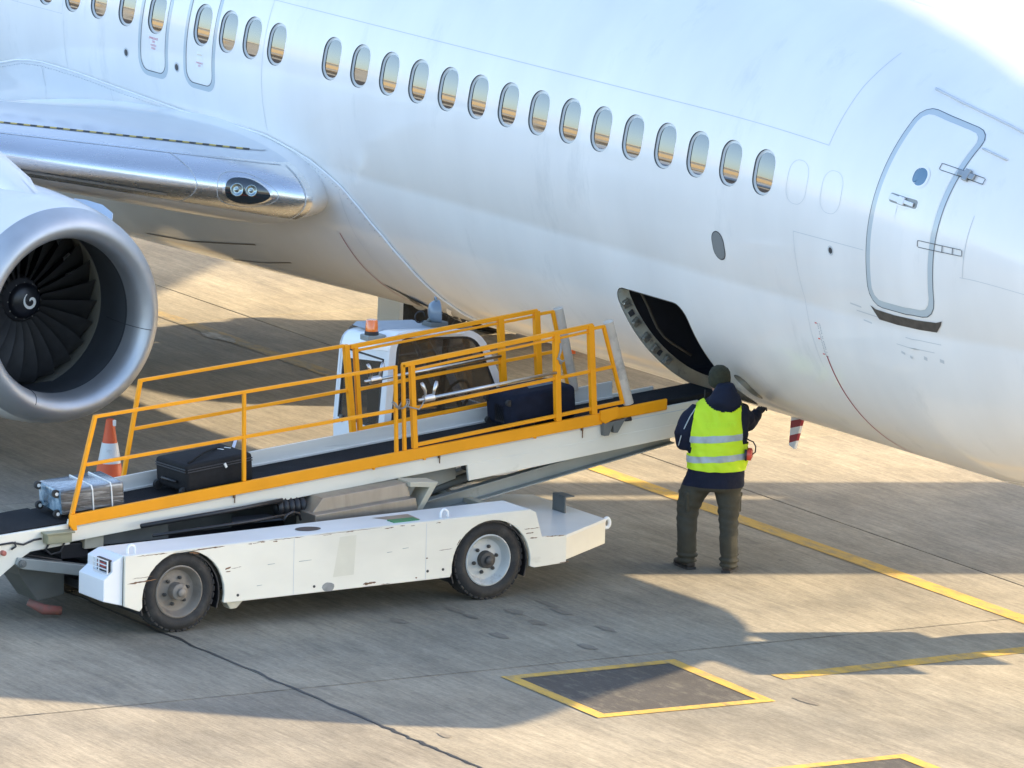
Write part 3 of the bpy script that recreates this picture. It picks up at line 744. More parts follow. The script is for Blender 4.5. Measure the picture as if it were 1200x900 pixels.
# ram air inlet of dark scoop in the fairing
p = [fair_pt(-.22, 1.45, .006), fair_pt(.0, 1.37, .006), fair_pt(-.04, 1.30, .006), fair_pt(.0, 1.13, .006), fair_pt(-.16, 1.25, .006)]
mb = MB(); mb.add(p, [(0, 1, 2, 3, 4)]); obj('ram_air_inlet', mb, M_GAP, stb_fair)
mb = MB(); mb.add([fair_pt(.0, 1.37, .004), fair_pt(.14, 1.36, .03), fair_pt(.25, 1.15, .03), fair_pt(.02, 1.12, .004), fair_pt(-.04, 1.30, .004)], [(0, 1, 2, 3, 4)]); obj('inlet_flap', mb, M_FAIR, stb_fair)
M_CREASE = mat('crease_brown', (.16, .14, .115), .6)
fair_line('gear_fairing_gap', [(-4.84, 1.33), (-3.9, 1.37), (-2.9, 1.47), (-2.35, 1.53)], .022, M_CREASE)
fair_line('gear_fairing_gap', [(-3.5, 1.24), (-2.7, 1.31), (-1.95, 1.41)], .020, M_CREASE)
fair_line('seam', [(-2.35, 1.53), (-1.6, 1.50), (-1.0, 1.36), (-.8, 1.2)], .005, M_SEAM)
fair_line('belly_light_strip', [(.28, 1.20), (.68, 1.34)], .05, M_PLAC, .008)

# ------------------------------------------------------------------ wings
def wing_sec(y):
    """leading edge X, z, chord, thickness ratio, upper and lower swell at span station y (port is +)"""
    e = abs(y)
    if e < 1.95: X = -.15-.55*(1.95-e); z = 2.27; c = 7.5
    elif e < 4.83: X = -.15-.78*(e-1.95); z = 2.27+.130*(e-1.95); c = 7.5-.80*(e-1.95)
    else: X = -2.396-.50*(e-4.83); z = 2.644+.100*(e-4.83); c = 5.2-.30*(e-4.83)
    tc = .118-.0016*max(0, e-1.95)
    up = 1+ .55*math.exp(-((e-1.45)/.30)**2) if e > 1.45 else 1.55
    return X, z, max(c, 1.3), tc, up
def wpt(y, v, off=0.):
    """v in -1..1, sign + upper; chord fraction v*v"""
    X, z, c, tc, up = wing_sec(y); t = v*v
    yt = 5*tc*(.2969*abs(v)-.126*t-.3516*t*t+.2843*t**3-.1015*t**4)
    zz = z + (yt*c*(up*1.02 if v > 0 else -.92)) - .012*c*t - .02*c*t*t
    return Vector((X-c*t, y, zz))
def wnr(y, v):
    e = 2e-3; n = (wpt(y+e, v)-wpt(y-e, v)).cross(wpt(y, v+e)-wpt(y, v-e)).normalized()
    if n.dot(wpt(y, v)-(wpt(y, .5)+wpt(y, -.5))/2) < 0: n = -n
    return n
def wof(y, v, off): return wpt(y, v)+wnr(y, v)*off
VS = [-1, -.9, -.8, -.7, -.6, -.5, -.42, -.35, -.29, -.24, -.20, -.165, -.13, -.10, -.07, -.045, -.02, 0, .02, .045, .07, .10, .13, .165, .20, .24, .29, .35, .42, .5, .6, .7, .8, .9, 1]
for side in (-1, 1):
    mb = MB(); YS = [1.45, 1.6, 1.72, 1.82, 1.92, 2.02, 2.15, 2.3, 2.6, 3.0, 3.5, 4.1, 4.83, 6, 8, 10.5, 13.5, 16.6]
    n = len(VS); vs_ = [wpt(side*y, v) for y in YS for v in VS]; fs_ = []; ms_ = []
    for i in range(len(YS)-1):
        for j in range(n-1):
            fs_.append((i*n+j, i*n+j+1, (i+1)*n+j+1, (i+1)*n+j)); vm = (VS[j]+VS[j+1])/2; ms_.append((0 if -.205 < vm < .225 else 1) if YS[i] >= 1.92 else 2)
    mb.add(vs_, fs_); mb.m = ms_
    wing = obj('wing', mb, [M_METAL, M_WINGW, M_FAIR], plane, autos=50)
    if side == -1: swing = wing
    if side == 1: continue
    def wline(name, pts, w, m, off=.003, seg=.05, mats=None, dash=None):
        D = []
        for p, q in zip(pts, pts[1:]):
            k = max(1, int((wpt(*p)-wpt(*q)).length/seg)); D += [(p[0]+(q[0]-p[0])*i/k, p[1]+(q[1]-p[1])*i/k) for i in range(k)]
        D.append(pts[-1]); P = [wof(a, b, off) for a, b in D]; mb = MB(); vv = []
        for i, p in enumerate(P):
            d = (P[min(i+1, len(P)-1)]-P[max(i-1, 0)]).normalized(); nn = wnr(*D[i]).cross(d).normalized()*(w/2); vv += [p-nn, p+nn]
        mb.add(vv, [(2*i, 2*i+2, 2*i+3, 2*i+1) for i in range(len(P)-1)])
        if dash: mb.m = [(i//dash) % 2 for i in range(len(P)-1)]
        return obj(name, mb, m, swing)
    wline('slat_edge', [(-2.02, .225), (-4.8, .225)], .012, M_SEAM)
    wline('root_joint', [(-1.985, .225), (-1.985, .12), (-1.985, 0), (-1.985, -.12), (-1.985, -.205)], .010, M_SEAM)
    wline('slat_joint', [(-2.85, .225), (-2.80, .1), (-2.78, 0), (-2.80, -.2)], .008, M_SEAM)
    wline('slat_edge', [(-2.1, -.205), (-4.8, -.205)], .012, M_SEAM)
    wline('krueger_strip', [(-2.95, -.135), (-4.7, -.125)], .045, mat('strip_grey', (.42, .43, .43), .4, metal=.5), .006)
    wline('walkway_line', [(-2.10, .32), (-2.6, .325), (-3.6, .33), (-4.6, .335)], .05, [mat('walk_black', (.03, .03, .03), .6), mat('walk_yellow', (.60, .44, .10), .6)], .004, .06, dash=1)
    wline('walkway_gap', [(-1.98, .32), (-2.1, .32)], .03, M_SEAM, .003)
    # landing light behind its lens in the leading edge root
    def wpatch(cy, cv, ry, rv, off, n=36, shape=None):
        out = []
        for i in range(n):
            a = 2*PI*i/n; c_, s_ = math.cos(a), math.sin(a)
            fx = abs(c_)**.8*(1 if c_ > 0 else -1); fy = abs(s_)**.9*(1 if s_ > 0 else -1)
            taper_ = 1-.42*max(0, c_)**1.5
            out.append(wof(cy+ry*fx, cv+rv*fy*taper_, off))
        return out
    mb = MB(); A = wpatch(-2.41, -.005, .185, .115, .003); B = wpatch(-2.41, -.005, .165, .098, .012); mb.loft([A, B], False)
    lf = obj('landing_light', mb, M_METAL, swing, autos=30)
    mb = MB(); B = wpatch(-2.41, -.005, .166, .099, .0115); B2 = wpatch(-2.41, -.005, .09, .05, .012); mb.loft([B, B2], False); mb.f.append([36+i for i in range(36)]); mb.m.append(0)
    obj('lens', mb, M_LENS, lf, smooth=True)
    for cy, cv, rr in ((-2.49, .005, .062), (-2.385, .012, .055)):
        c_ = wof(cy, cv, .014); n_ = Vector((1, -.35, .12)).normalized(); tx = n_.cross(Vector((0, 0, 1))).normalized(); ty = tx.cross(n_)
        mb = MB(); rg = []
        for f, h in ((1, .0), (1.0, .014), (.86, .016), (.70, .004), (.35, .0), (.1, .012)):
            rg.append([c_ + n_*h + (tx*math.cos(2*PI*k/24)+ty*math.sin(2*PI*k/24))*rr*f for k in range(24)])
        mb.loft(rg, False); mb.f.append([len(mb.v)-24+i for i in range(24)]); mb.m.append(0)
        obj('lamp', mb, M_LAMP, lf, smooth=True)
    # rivet ring round the lens
    ring = wpatch(-2.41, -.005, .225, .145, .002, 72); ring2 = wpatch(-2.41, -.005, .22, .141, .002, 72)
    mb = MB(); mb.loft([ring, ring2], False); obj('lens_frame_line', mb, M_SEAM, swing)

# ------------------------------------------------------------------ engines
FX, FZ, EY = -.45, 1.52, -4.83
LX = .56; LZ = 1.475
prof_out = [(-.0, .835), (-.008, .865), (-.03, .897), (-.07, .928), (-.14, .962), (-.24, .992)]
prof_w = [(-.24, .992), (-.40, 1.022), (-.7, 1.05), (-1.1, 1.07), (-1.6, 1.07), (-2.1, 1.02), (-2.7, .94), (-3.2, .83), (-3.22, .79), (-2.9, .78)]
prof_in = [(-.0, .835), (-.006, .810), (-.025, .78), (-.07, .748), (-.15, .725), (-.26, .715)]
prof_d = [(-.26, .715), (-.38, .718), (-.5, .735), (-.7, .765), (-.88, .782), (-1.3, .785)]
def engine(side):
    ey = -EY if side > 0 else EY; o = (LX, ey, LZ)
    mb = MB(); mb.lathe(prof_w, o, 'x', 96, zlo=.97); nac = obj('engine_nacelle', mb, M_PAINT, plane, autos=40)
    mb = MB(); mb.lathe(list(reversed(prof_out))+prof_in[1:], o, 'x', 96, zlo=.97); obj('inlet_lip', mb, M_LIP, nac, smooth=True)
    mb = MB(); mb.lathe(prof_d, o, 'x', 96, zlo=.985); obj('inlet_duct', mb, M_DUCT, nac, smooth=True)
    mb = MB(); mb.lathe([(-3.0, .62), (-3.7, .50), (-4.3, .40), (-4.3, .36), (-3.9, .34), (-4.9, .08), (-4.95, .0)], o, 'x', 48); obj('exhaust_cone', mb, M_STEELD, nac, smooth=True)
    mb = MB(); mb.lathe([(-.62, .0), (-.62, .79)], (FX+.2-.1, ey, FZ), 'x', 48); obj('fan_case_back', mb, M_BLACK, nac)
    # pylon
    mb = MB()
    for_p = [(-.55, 1.00, .02), (-1.0, 1.16, .16), (-1.8, 1.36, .20), (-3.2, 1.45, .20), (-5.0, 1.2, .16)]
    rings = []
    for dx, h, w_ in for_p:
        rings.append([Vector((LX+dx, ey+w_*c, LZ+zz)) for c, zz in ((-1, .75), (-1, h-.10), (-.7, h-.02), (0, h), (.7, h-.02), (1, h-.10), (1, .75))])
    mb.loft(rings, True); obj('pylon', mb, M_PAINT, nac, autos=50)
    if side > 0: return nac
    # nacelle strake on the inboard shoulder
    def npt(dx, ang, r): return Vector((LX+dx, ey+r*math.sin(ang), LZ+r*math.cos(ang)))
    a0 = rad(47); mb = MB(); vs_ = []
    for dx, r0, r1 in ((-.62, .98, 1.01), (-.80, .99, 1.17), (-1.05, 1.0, 1.22), (-1.35, 1.0, 1.22), (-1.55, 1.0, 1.20)):
        for da in (-.012, .012): vs_ += [npt(dx, a0+da/r0, r0), npt(dx, a0+da*.5/r1, r1)]
    fs_ = []
    for i in range(4):
        b = i*4; fs_ += [(b, b+4, b+5, b+1), (b+2, b+3, b+7, b+6), (b+1, b+5, b+7, b+3)]
    fs_ += [(0, 1, 3, 2), (16, 18, 19, 17)]
    mb.add(vs_, fs_); obj('strake', mb, mat('strake_blue_grey', (.55, .63, .70), .4, coat=.5), nac)
    # seam of the inlet cowl
    mb = MB(); mb.lathe([(-1.10, 1.0725), (-1.108, 1.0725)], o, 'x', 96, zlo=.97); obj('cowl_seam', mb, M_SEAM, nac)
    for an in (rad(100), rad(205)):
        mb = MB(); mb.tube([Vector((LX+x, ey+(r-.002)*math.sin(an), LZ+(r-.002)*math.cos(an)*(1 if math.cos(an) > 0 else .97))) for x, r in prof_in+prof_d[1:4]], .0035, 6); obj('duct_seam', mb, M_GAP, nac)
    mb = MB(); mb.lathe([(-.272, .7135), (-.286, .7135)], o, 'x', 96, zlo=.985); obj('duct_ring', mb, M_GAP, nac)
    mb = MB(); mb.lathe([(-.86, .7805), (-.88, .772), (-1.10, .772), (-1.12, .7855)], o, 'x', 96); obj('fan_track', mb, mat('abradable', (.17, .155, .12), .7), nac, smooth=True)
    # fan
    fc = Vector((FX, ey, FZ))
    mb = MB(); rows = []; rr = [.20, .28, .38, .48, .58, .67, .745, .768]
    for i, r in enumerate(rr):
        t = i/(len(rr)-1); st = rad(22+40*t); ch = .15+.20*math.sin(PI*min(1, t*.55+.12)); row = []
        for j in range(7):
            u = j/6-.5; camb = .028*(1-(2*u)**2)*(1-t*.6)
            dx = -ch*u*math.cos(st) ; dy = ch*u*math.sin(st)+camb; sweep = .05*math.sin(PI*t)
            row.append((Vector((dx+sweep, dy, r)), u))
        rows.append(row)
    th = .006
    for sgn in (1, -1):
        k = len(mb.v); mb.v += [fc + p + Vector((0, sgn*th*(1-abs(2*u)**2), 0)) for row in rows for p, u in row]
        for i in range(len(rr)-1):
            for j in range(6): mb.f.append([k+i*7+j, k+(i+1)*7+j, k+(i+1)*7+j+1, k+i*7+j+1]); mb.m.append(0)
    b0 = obj('fan_blade', mb, M_FAN, nac, smooth=True, org=fc)
    for i in range(1, 24): inst(b0, 'fan_blade', nac, fc, (2*PI*i/24, 0, 0))
    b0.rotation_euler = (0.06, 0, 0)
    mb = MB(); mb.lathe([(-.1, .225), (.02, .210), (.08, .190), (.12, .172), (.135, .165)], fc, 'x', 48); spn = obj('spinner', mb, M_SPINR, nac, smooth=True)
    mb = MB(); mb.lathe([(.125, .166), (.150, .158), (.175, .12), (.19, .07), (.197, .03), (.20, .0)], fc, 'x', 48); obj('spinner_cap', mb, M_SPIN, spn, smooth=True)
    def capx(r): 
        P = [(.158, .150), (.12, .175), (.07, .19), (.03, .197), (.0, .20)]
        for (r0, x0), (r1, x1) in zip(P, P[1:]):
            if r1 <= r <= r0: return x0+(x1-x0)*(r0-r)/(r0-r1)
        return .2
    mb = MB(); vs_ = []; NN = 40
    for i in range(NN+1):
        t = i/NN; an = rad(200)+t*rad(400); r = .016+.064*t**1.1; wd = .008+.024*math.sin(PI*min(1, t*1.05))**.8
        c_ = Vector((.035, .0))
        for rr_ in (r-wd/2, r+wd/2):
            yy, zz = c_.x+rr_*math.cos(-an), c_.y+rr_*math.sin(-an); R_ = min(.157, math.hypot(yy, zz)); vs_.append(fc+Vector((capx(R_)+.003, yy, zz)))
    mb.add(vs_, [(2*i, 2*i+2, 2*i+3, 2*i+1) for i in range(NN)]); obj('spiral_mark', mb, M_WHITEP, spn)
    bolt = None
    for i in range(12):
        an = 2*PI*i/12; p = fc+Vector((.13, .168*math.cos(an), .168*math.sin(an)))
        if bolt is None:
            mb = MB(); mb.lathe([(0, .006), (.006, .005), (.006, 0)], p, 'x', 8); bolt = obj('bolt', mb, M_STEELD, spn, org=p)
        else: inst(bolt, 'bolt', spn, p)
    return nac
engine(-1); engine(1)
# tail surfaces (far aft, out of the picture)
def slab_wing(name, pts, th, axis):
    mb = MB(); mb.prism(pts, axis, -th, th); return obj(name, mb, M_PAINT, plane, bevel=.05)
slab_wing('tail_fin', [(-16.5, 5.0), (-21.5, 12.0), (-24.2, 12.0), (-23.6, 5.0)], .16, 'y')
slab_wing('tailplane', [(-20.5, -.3), (-23.4, -6.6), (-24.9, -6.6), (-24.0, -.3), (-24.0, .3), (-24.9, 6.6), (-23.4, 6.6), (-20.5, .3)], .1, 'z').location.z = 4.3

# ---- landing gear
def tyre_prof(r, w, rim):
    h = w/2
    return [(-h*.72, rim), (-h*.92, rim+.03), (-h, (rim+r)/2), (-h*.93, r-.045), (-h*.78, r-.012), (-h*.4, r), (h*.4, r), (h*.78, r-.012), (h*.93, r-.045), (h, (rim+r)/2), (h*.92, rim+.03), (h*.72, rim)]
def gear(xc, yc, r, dual, top, big=True):
    mb = MB(); mb.tube([(xc, yc, r-.02), (xc-.02, yc, top)], .10 if big else .07, 16); mb.tube([(xc, yc, r), (xc, yc, r+.75)], .075 if big else .05, 16)
    mb.tube([(xc, yc-dual-.05, r), (xc, yc+dual+.05, r)], .07, 12)
    leg = obj('landing_gear', mb, mat('gear_white', (.62, .63, .60), .45, coat=.3, dirt=(.2, .18, .15), dirt_amt=.3), plane, autos=40)
    w_ = .40 if big else .2
    for sg_ in (-1, 1):
        mb = MB(); mb.lathe(tyre_prof(r, w_, r*.52), (xc, yc+sg_*dual, r), 'y', 40)
        for q in (-.1, 0, .1): mb.lathe([(q*w_*2-.012, r*.998), (q*w_*2-.010, r+.001), (q*w_*2+.010, r+.001), (q*w_*2+.012, r*.998)], (xc, yc+sg_*dual, r), 'y', 40, 1)
        ty = obj('gear_tyre', mb, [M_RUB, M_GAP], leg, autos=40)
        mb = MB(); mb.lathe([(-w_*.36, r*.53), (-w_*.3, r*.46), (-w_*.15, r*.35), (-w_*.2, 0.02), (w_*.2, .02), (w_*.15, r*.35), (w_*.3, r*.46), (w_*.36, r*.53)], (xc, yc+sg_*dual, r), 'y', 32); obj('gear_rim', mb, M_STEELD, ty, autos=40)
    return leg
for sg_ in (1, -1):
    lg = gear(-4.55, sg_*2.43, .56, .36, 2.3)
    mb = MB(); mb.bar((-4.62, sg_*1.66, 1.35), (-4.62, sg_*1.64, .06), .42, .05, (0, 1, 0)); obj('gear_door', mb, MATS['gear_white'], lg, bevel=.01)
gear(10.3, 0, .34, .2, 1.7, False)
mb = MB(); mb.box((10.0, -.42, .75), (11.4, -.40, 1.25)); mb.box((10.0, .40, .75), (11.4, .42, 1.25)); obj('nose_gear_door', mb, M_PAINT, plane)

# ------------------------------------------------------------------ belt loader
loader = empty('belt_loader', (5.5, -5.2, 0), 'white and orange self-propelled belt loader raised to the open cargo hold', 'belt loader')
XO, XI = 6.50, 4.45        # outer faces of the chassis
WY = (-7.06, -4.075); WRD = .338; AR = .388
def ztop(y): return .690+.014*(y+7.6)
def zbot(y): return .215+.010*(y+6.6)
def arch(yc, r, a0, a1, n=18): return [(yc+r*math.cos(rad(a0+(a1-a0)*i/n)), .30+r*math.sin(rad(a0+(a1-a0)*i/n))) for i in range(n+1)]
def side_poly():
    p = [(-7.60, ztop(-7.6)), (-7.60, .27), (-7.455, .215)]
    p += arch(WY[0]+.015, AR, 188, -12)
    p += [(-6.63, zbot(-6.63)), (-4.475, zbot(-4.475))]
    p += arch(WY[1], AR, 184, -6)
    p += [(-3.645, .245), (-3.33, .26), (-3.33, .50), (-3.575, .505), (-3.64, .72), (-3.70, ztop(-3.7)+.005)]
    return p
sp_ = side_poly()
mb = MB(); mb.prism(sp_, 'x', XO-.03, XO)
chassis = obj('chassis', mb, M_LWHITE, loader, bevel=.006)
mb = MB(); mb.prism(sp_, 'x', XI, XI+.03); obj('side_panel', mb, M_LWHITE, chassis, bevel=.006)
# decks along both sides, rear walls, front deck
for xa, xb in ((6.06, XO-.032), (XI+.032, 4.62)):
    mb = MB(); P0 = [(-7.60, ztop(-7.6)), (-3.70, ztop(-3.7)+.004), (-3.64, .719), (-3.58, .512), (-3.60, .49), (-3.67, .70), (-3.72, ztop(-3.7)-.03), (-7.59, ztop(-7.6)-.03)]
    mb.prism(P0, 'x', xa, xb); obj('deck', mb, M_LDECK, chassis, bevel=.005)
    mb = MB(); mb.box((xa-.004, -7.55, .25), (xa+.012, -3.66, .66)); obj('inner_wall', mb, M_GREYD, chassis)
mb = MB()
fp = [(6.50-.001, -3.33), (6.06, -2.66), (4.90, -2.66), (4.46, -3.33), (4.46, -3.62), (6.499, -3.62)]
mb.prism(fp, 'z', .472, .500); obj('front_deck', mb, M_LDECK, chassis, bevel=.004)
mb = MB()
def fw(a, b, z0, z1):
    mb.add([(a[0], a[1], z0), (b[0], b[1], z0+.06*0), (b[0], b[1], z1), (a[0], a[1], z1)], [(0, 1, 2, 3)])
mb.prism([(6.498, -3.33), (6.06, -2.66), (6.035, -2.675), (6.47, -3.345)], 'z', .285, .498)
mb.prism([(6.06, -2.66), (4.90, -2.66), (4.90, -2.69), (6.045, -2.69)], 'z', .285, .497)
mb.prism([(4.90, -2.66), (4.46, -3.33), (4.49, -3.345), (4.925, -2.68)], 'z', .285, .4965)
obj('front_skirt', mb, M_LWHITE, chassis, bevel=.004)
mb = MB(); mb.box((4.62, -3.70, .42), (6.06, -3.62, .66)); obj('cross_member', mb, M_BEIGE, chassis, bevel=.005)
mb = MB(); mb.box((4.62, -7.5, .22), (6.06, -3.7, .30)); mb.box((4.7, -6.4, .30), (5.0, -5.2, .52)); mb.box((5.3, -6.6, .30), (5.9, -5.9, .50)); mb.box((5.5, -5.7, .3), (5.95, -4.6, .46)); obj('drivetrain', mb, M_BLACK, chassis, bevel=.02)
# rear corner boxes with guarded tail lights
for xa, xb, sx in ((6.05, 6.468, 1), (4.482, 4.90, -1)):
    mb = MB(); mb.prism([(-7.598, ztop(-7.6)-.002), (-7.70, .64), (-7.70+.0, .56), (-7.74, .53), (-7.78, .50), (-7.78, .32), (-7.60, .272)], 'x', xa, xb)
    rb = obj('rear_box', mb, M_CAB, chassis, bevel=.006)
    xm = xb-.13 if sx > 0 else xa+.13
    mb = MB(); mb.box((xm-.10, -7.716, .545), (xm+.10, -7.69, .655)); obj('light_recess', mb, M_BLACK, rb)
    mb = MB(); mb.box((xm-.085, -7.722, .585), (xm+.05, -7.70, .625)); obj('tail_light', mb, M_REDLT, rb, bevel=.004)
    for zz in (.545, .58, .615, .652):
        mb = MB(); mb.bar((xm-.115, -7.74, zz), (xm+.115, -7.74, zz), .010, .008); obj('light_guard_bar', mb, M_CAB, rb)
    for xx in (xm-.115, xm-.03, xm+.115):
        mb = MB(); mb.bar((xx, -7.738, .54), (xx, -7.738, .657), .012, .008, (0, 1, 0)); obj('light_guard_bar', mb, M_CAB, rb)
# deck fittings
mb = MB()
for i in range(28):
    a = 2*PI*i/28; mb.v.append(Vector((6.28+.085*math.cos(a), -5.74+.115*math.sin(a), ztop(-5.74)+.004)))
mb.f.append(list(range(28))); mb.m.append(0); obj('filler_hole', mb, M_BLACK, chassis)
mb = MB(); mb.add([(6.16, -5.05, ztop(-5)+.004), (6.40, -4.90, ztop(-4.9)+.004), (6.40, -4.72, ztop(-4.7)+.004), (6.16, -4.70, ztop(-4.7)+.004)], [(0, 1, 2, 3)]); obj('deck_opening', mb, M_STEELB, chassis)
mb = MB(); mb.box((6.31, -4.99, ztop(-4.9)+.0), (6.42, -4.74, ztop(-4.9)+.010)); obj('green_step_plate', mb, M_GREEN, chassis)
def ring_handle(y, x=6.42, r=.035, zb=None):
    zb = zb if zb else ztop(y); mb = MB(); P = [(x, y-r, zb-.01), (x, y-r, zb+.03)] + [(x, y-r*math.cos(PI*i/8), zb+.035+r*math.sin(PI*i/8)) for i in range(9)] + [(x, y+r, zb+.03), (x, y+r, zb-.01)]
    mb.tube(P, .012, 8); return obj('lifting_eye', mb, M_CAB, chassis, smooth=True)
ring_handle(-4.50); ring_handle(-7.50)
mb = MB(); P = [(6.03, -2.63+.03*math.cos(2*PI*i/20), .455+.042*math.sin(2*PI*i/20)) for i in range(21)]; mb.tube(P, .016, 8, caps=False); obj('tow_eye', mb, M_CAB, chassis, smooth=True)
mb = MB(); mb.box((5.52, -2.86, .50), (5.72, -2.845, .635)); mb.box((5.52, -2.86, .635), (5.72, -2.76, .647)); obj('step_bracket', mb, M_GREYD, chassis, bevel=.004)
mb = MB(); mb.prism([(-6.62, .212), (-6.46, .213), (-6.52, .155), (-6.58, .15)], 'x', 6.36, 6.47); obj('jacking_foot', mb, M_BEIGE, chassis, bevel=.006)
for y in (-6.53, -5.80, -4.70, -4.55):
    mb = MB(); mb.lathe([(XO-.002, .012), (XO+.004, .012), (XO+.005, 0)], (0, y, zbot(y)+.055+.02*(y > -5)), 'x', 10); obj('bolt_head', mb, M_HUB, chassis)
# rusted weld lines and chips on the side panel
def chip(y0, z0, y1, z1, w):
    mb = MB(); n = 14; vs_ = []
    for i in range(n+1):
        t = i/n; y = y0+(y1-y0)*t; z = z0+(z1-z0)*t + .004*noise.noise((y*40, z0*9, 0)); h = w*(.35+.9*abs(noise.noise((y*55, 3+z0*7, 0))))*min(1, 6*t, 6*(1-t)+.1)
        vs_ += [(XO+.0012, y, z-h/2), (XO+.0012, y, z+h/2)]
    mb.add(vs_, [(2*i, 2*i+2, 2*i+3, 2*i+1) for i in range(n)]); o = obj('rust_chip', mb, M_RUST, chassis)
for c_ in ((-7.58, .455, -7.30, .475, .022), (-7.54, .495, -7.32, .505, .006), (-7.5, ztop(-7.5)-.012, -7.20, ztop(-7.2)-.012, .010), (-6.98, ztop(-7)-.015, -6.66, ztop(-6.7)-.008, .014), (-7.0, .672, -6.9, .655, .022),
           (-6.655, .50, -6.60, .515, .035), (-6.65, .478, -6.60, .48, .018), (-6.6, .50, -6.5, .505, .006), (-6.25, ztop(-6.2)-.005, -5.9, ztop(-5.9)-.005, .008), (-5.85, ztop(-5.8)-.004, -5.15, ztop(-5.1)-.005, .008), (-4.98, ztop(-4.9)-.01, -4.93, ztop(-4.9)-.01, .012),
           (-4.42, .50, -4.38, .56, .02), (-4.6, .475, -4.46, .48, .007), (-3.76, .585, -3.60, .585, .010), (-3.74, .545, -3.66, .548, .016), (-3.70, .50, -3.62, .502, .012), (-3.55, .503, -3.34, .498, .010), (-3.40, .262, -3.30, .268, .014), (-4.72, .42, -4.70, .42, .016), (-5.33, .215+.04, -5.20, .26, .035)):
    chip(*c_)
rc = random.Random(5)
for _ in range(34):
    y_ = rc.uniform(-7.5, -3.7)
    if abs(y_-WY[0]) < .45 or abs(y_-WY[1]) < .45: continue
    if rc.random() < .5: z_ = zbot(y_)+rc.uniform(.006, .03)
    else: z_ = ztop(y_)-rc.uniform(.004, .02)
    chip(y_, z_, y_+rc.uniform(.02, .10), z_+.002, rc.uniform(.006, .016))
for yy in (-4.72, -6.0):
    mb = MB(); mb.box((XO-.001, yy-.002, zbot(yy)+.01), (XO+.0012, yy+.002, ztop(yy)-.012)); obj('weld_seam', mb, M_SEAM, chassis)
mb = MB(); mb.add([(XO+.0011, -5.62, .34), (XO+.0011, -5.42, .345), (XO+.0011, -5.40, .68), (XO+.0011, -5.56, .675)], [(0, 1, 2, 3)]); obj('repaint_patch', mb, mat('patch_cream', (.66, .62, .50), .6, var=.06, scale=4), chassis)
mb = MB(); vs_ = [(XO+.0013, -5.665+.06*math.cos(2*PI*k/14)*(1+.25*noise.noise((k*.9, 1, 0))), .262+.04*math.sin(2*PI*k/14)*(1+.3*noise.noise((k*.8, 5, 0)))) for k in range(14)]; mb.add(vs_, [tuple(range(14))]); obj('bare_patch', mb, mat('patch_grey', (.25, .25, .24), .6, var=.2, scale=20), chassis)
for (y0, z0, ln_) in ((-6.35, .33, .05), (-6.25, .50, .07), (-5.95, .50, .12), (-4.95, .52, .06), (-5.1, .50, .05)):
    mb = MB(); mb.add([(XO+.0012, y0, z0), (XO+.0012, y0+ln_, z0+.004), (XO+.0012, y0+ln_, z0+.007), (XO+.0012, y0, z0+.005)], [(0, 1, 2, 3)]); obj('scratch', mb, M_GREYP, chassis)
# wheels
def wheel(xo, yc, dirn, rim_m, hubr):
    cx = xo-dirn*.13
    mb = MB(); mb.lathe([(x_*1.0, r_) for x_, r_ in tyre_prof(WRD, .24, .215)], (cx, yc, WRD), 'x', 64)
    wh = obj('wheel', mb, M_RUB, loader, autos=50)
    # tread blocks
    tb = None
    for i in range(36):
        a = 2*PI*i/36; c_ = Vector((cx, yc, WRD)); p = c_+Vector((0, WRD*math.sin(a), WRD*math.cos(a)))
        if tb is None:
            m2 = MB(); m2.box((p.x-.10, p.y-.022, p.z-.02), (p.x-.015, p.y+.022, p.z-.0005)); m2.box((p.x+.015, p.y-.022, p.z-.02), (p.x+.10, p.y+.022, p.z-.0005)); tb = obj('tread_block', m2, M_RUB, wh, org=c_, bevel=.004, segs=1)
        else: inst(tb, 'tread_block', wh, c_, (-a, 0, 0))
    d = dirn; f = cx+d*.085
    mb = MB(); mb.lathe([(f+d*.012, .222), (f+d*.018, .212), (f+d*.006, .200), (f-d*.03, .190), (f-d*.055, .170), (f-d*.06, .14), (f-d*.045, .10), (f-d*.045, .0)], (0, yc, WRD), 'x', 48)
    rim = obj('rim', mb, rim_m, wh, autos=35)
    mb = MB(); mb.lathe([(f-d*.05, .075), (f+d*hubr*.6, .070), (f+d*hubr*.75, .060), (f+d*hubr*.8, .036), (f+d*(hubr+.02), .034), (f+d*(hubr+.03), .02), (f+d*(hubr+.03), 0)], (0, yc, WRD), 'x', 32); obj('hub', mb, M_HUB if rim_m is M_RIMF else M_RIMR, rim, autos=40)
    nut = None
    for i in range(6):
        a = 2*PI*i/6+.3; p = Vector((f-d*.046, yc+.112*math.sin(a), WRD+.112*math.cos(a)))
        if nut is None:
            mb = MB(); mb.lathe([(p.x, .016), (p.x+d*.018, .016), (p.x+d*.02, .009), (p.x+d*.03, .008), (p.x+d*.03, 0)], (0, p.y, p.z), 'x', 6); nut = obj('wheel_nut', mb, M_HUB, rim, org=p)
        else: inst(nut, 'wheel_nut', rim, p)
    return wh
wheel(XO-.015, WY[1], 1, M_RIMF, .02); wheel(XO-.015, WY[0], 1, M_RIMR, .05)
wheel(XI+.015, WY[1], -1, M_RIMF, .02); wheel(XI+.015, WY[0], -1, M_RIMR, .05)
for yc in WY:   # wheel wells
    mb = MB(); mb.prism(arch(yc, AR-.022, 200, -20, 20)+arch(yc, AR-.010, -20, 200, 20), 'x', 6.06, XO-.035); obj('wheel_well', mb, M_BLACK, chassis)
    mb = MB(); mb.tube([(XI+.05, yc, WRD), (XO-.05, yc, WRD)], .06, 12); obj('axle', mb, M_GREYD, chassis, smooth=True)

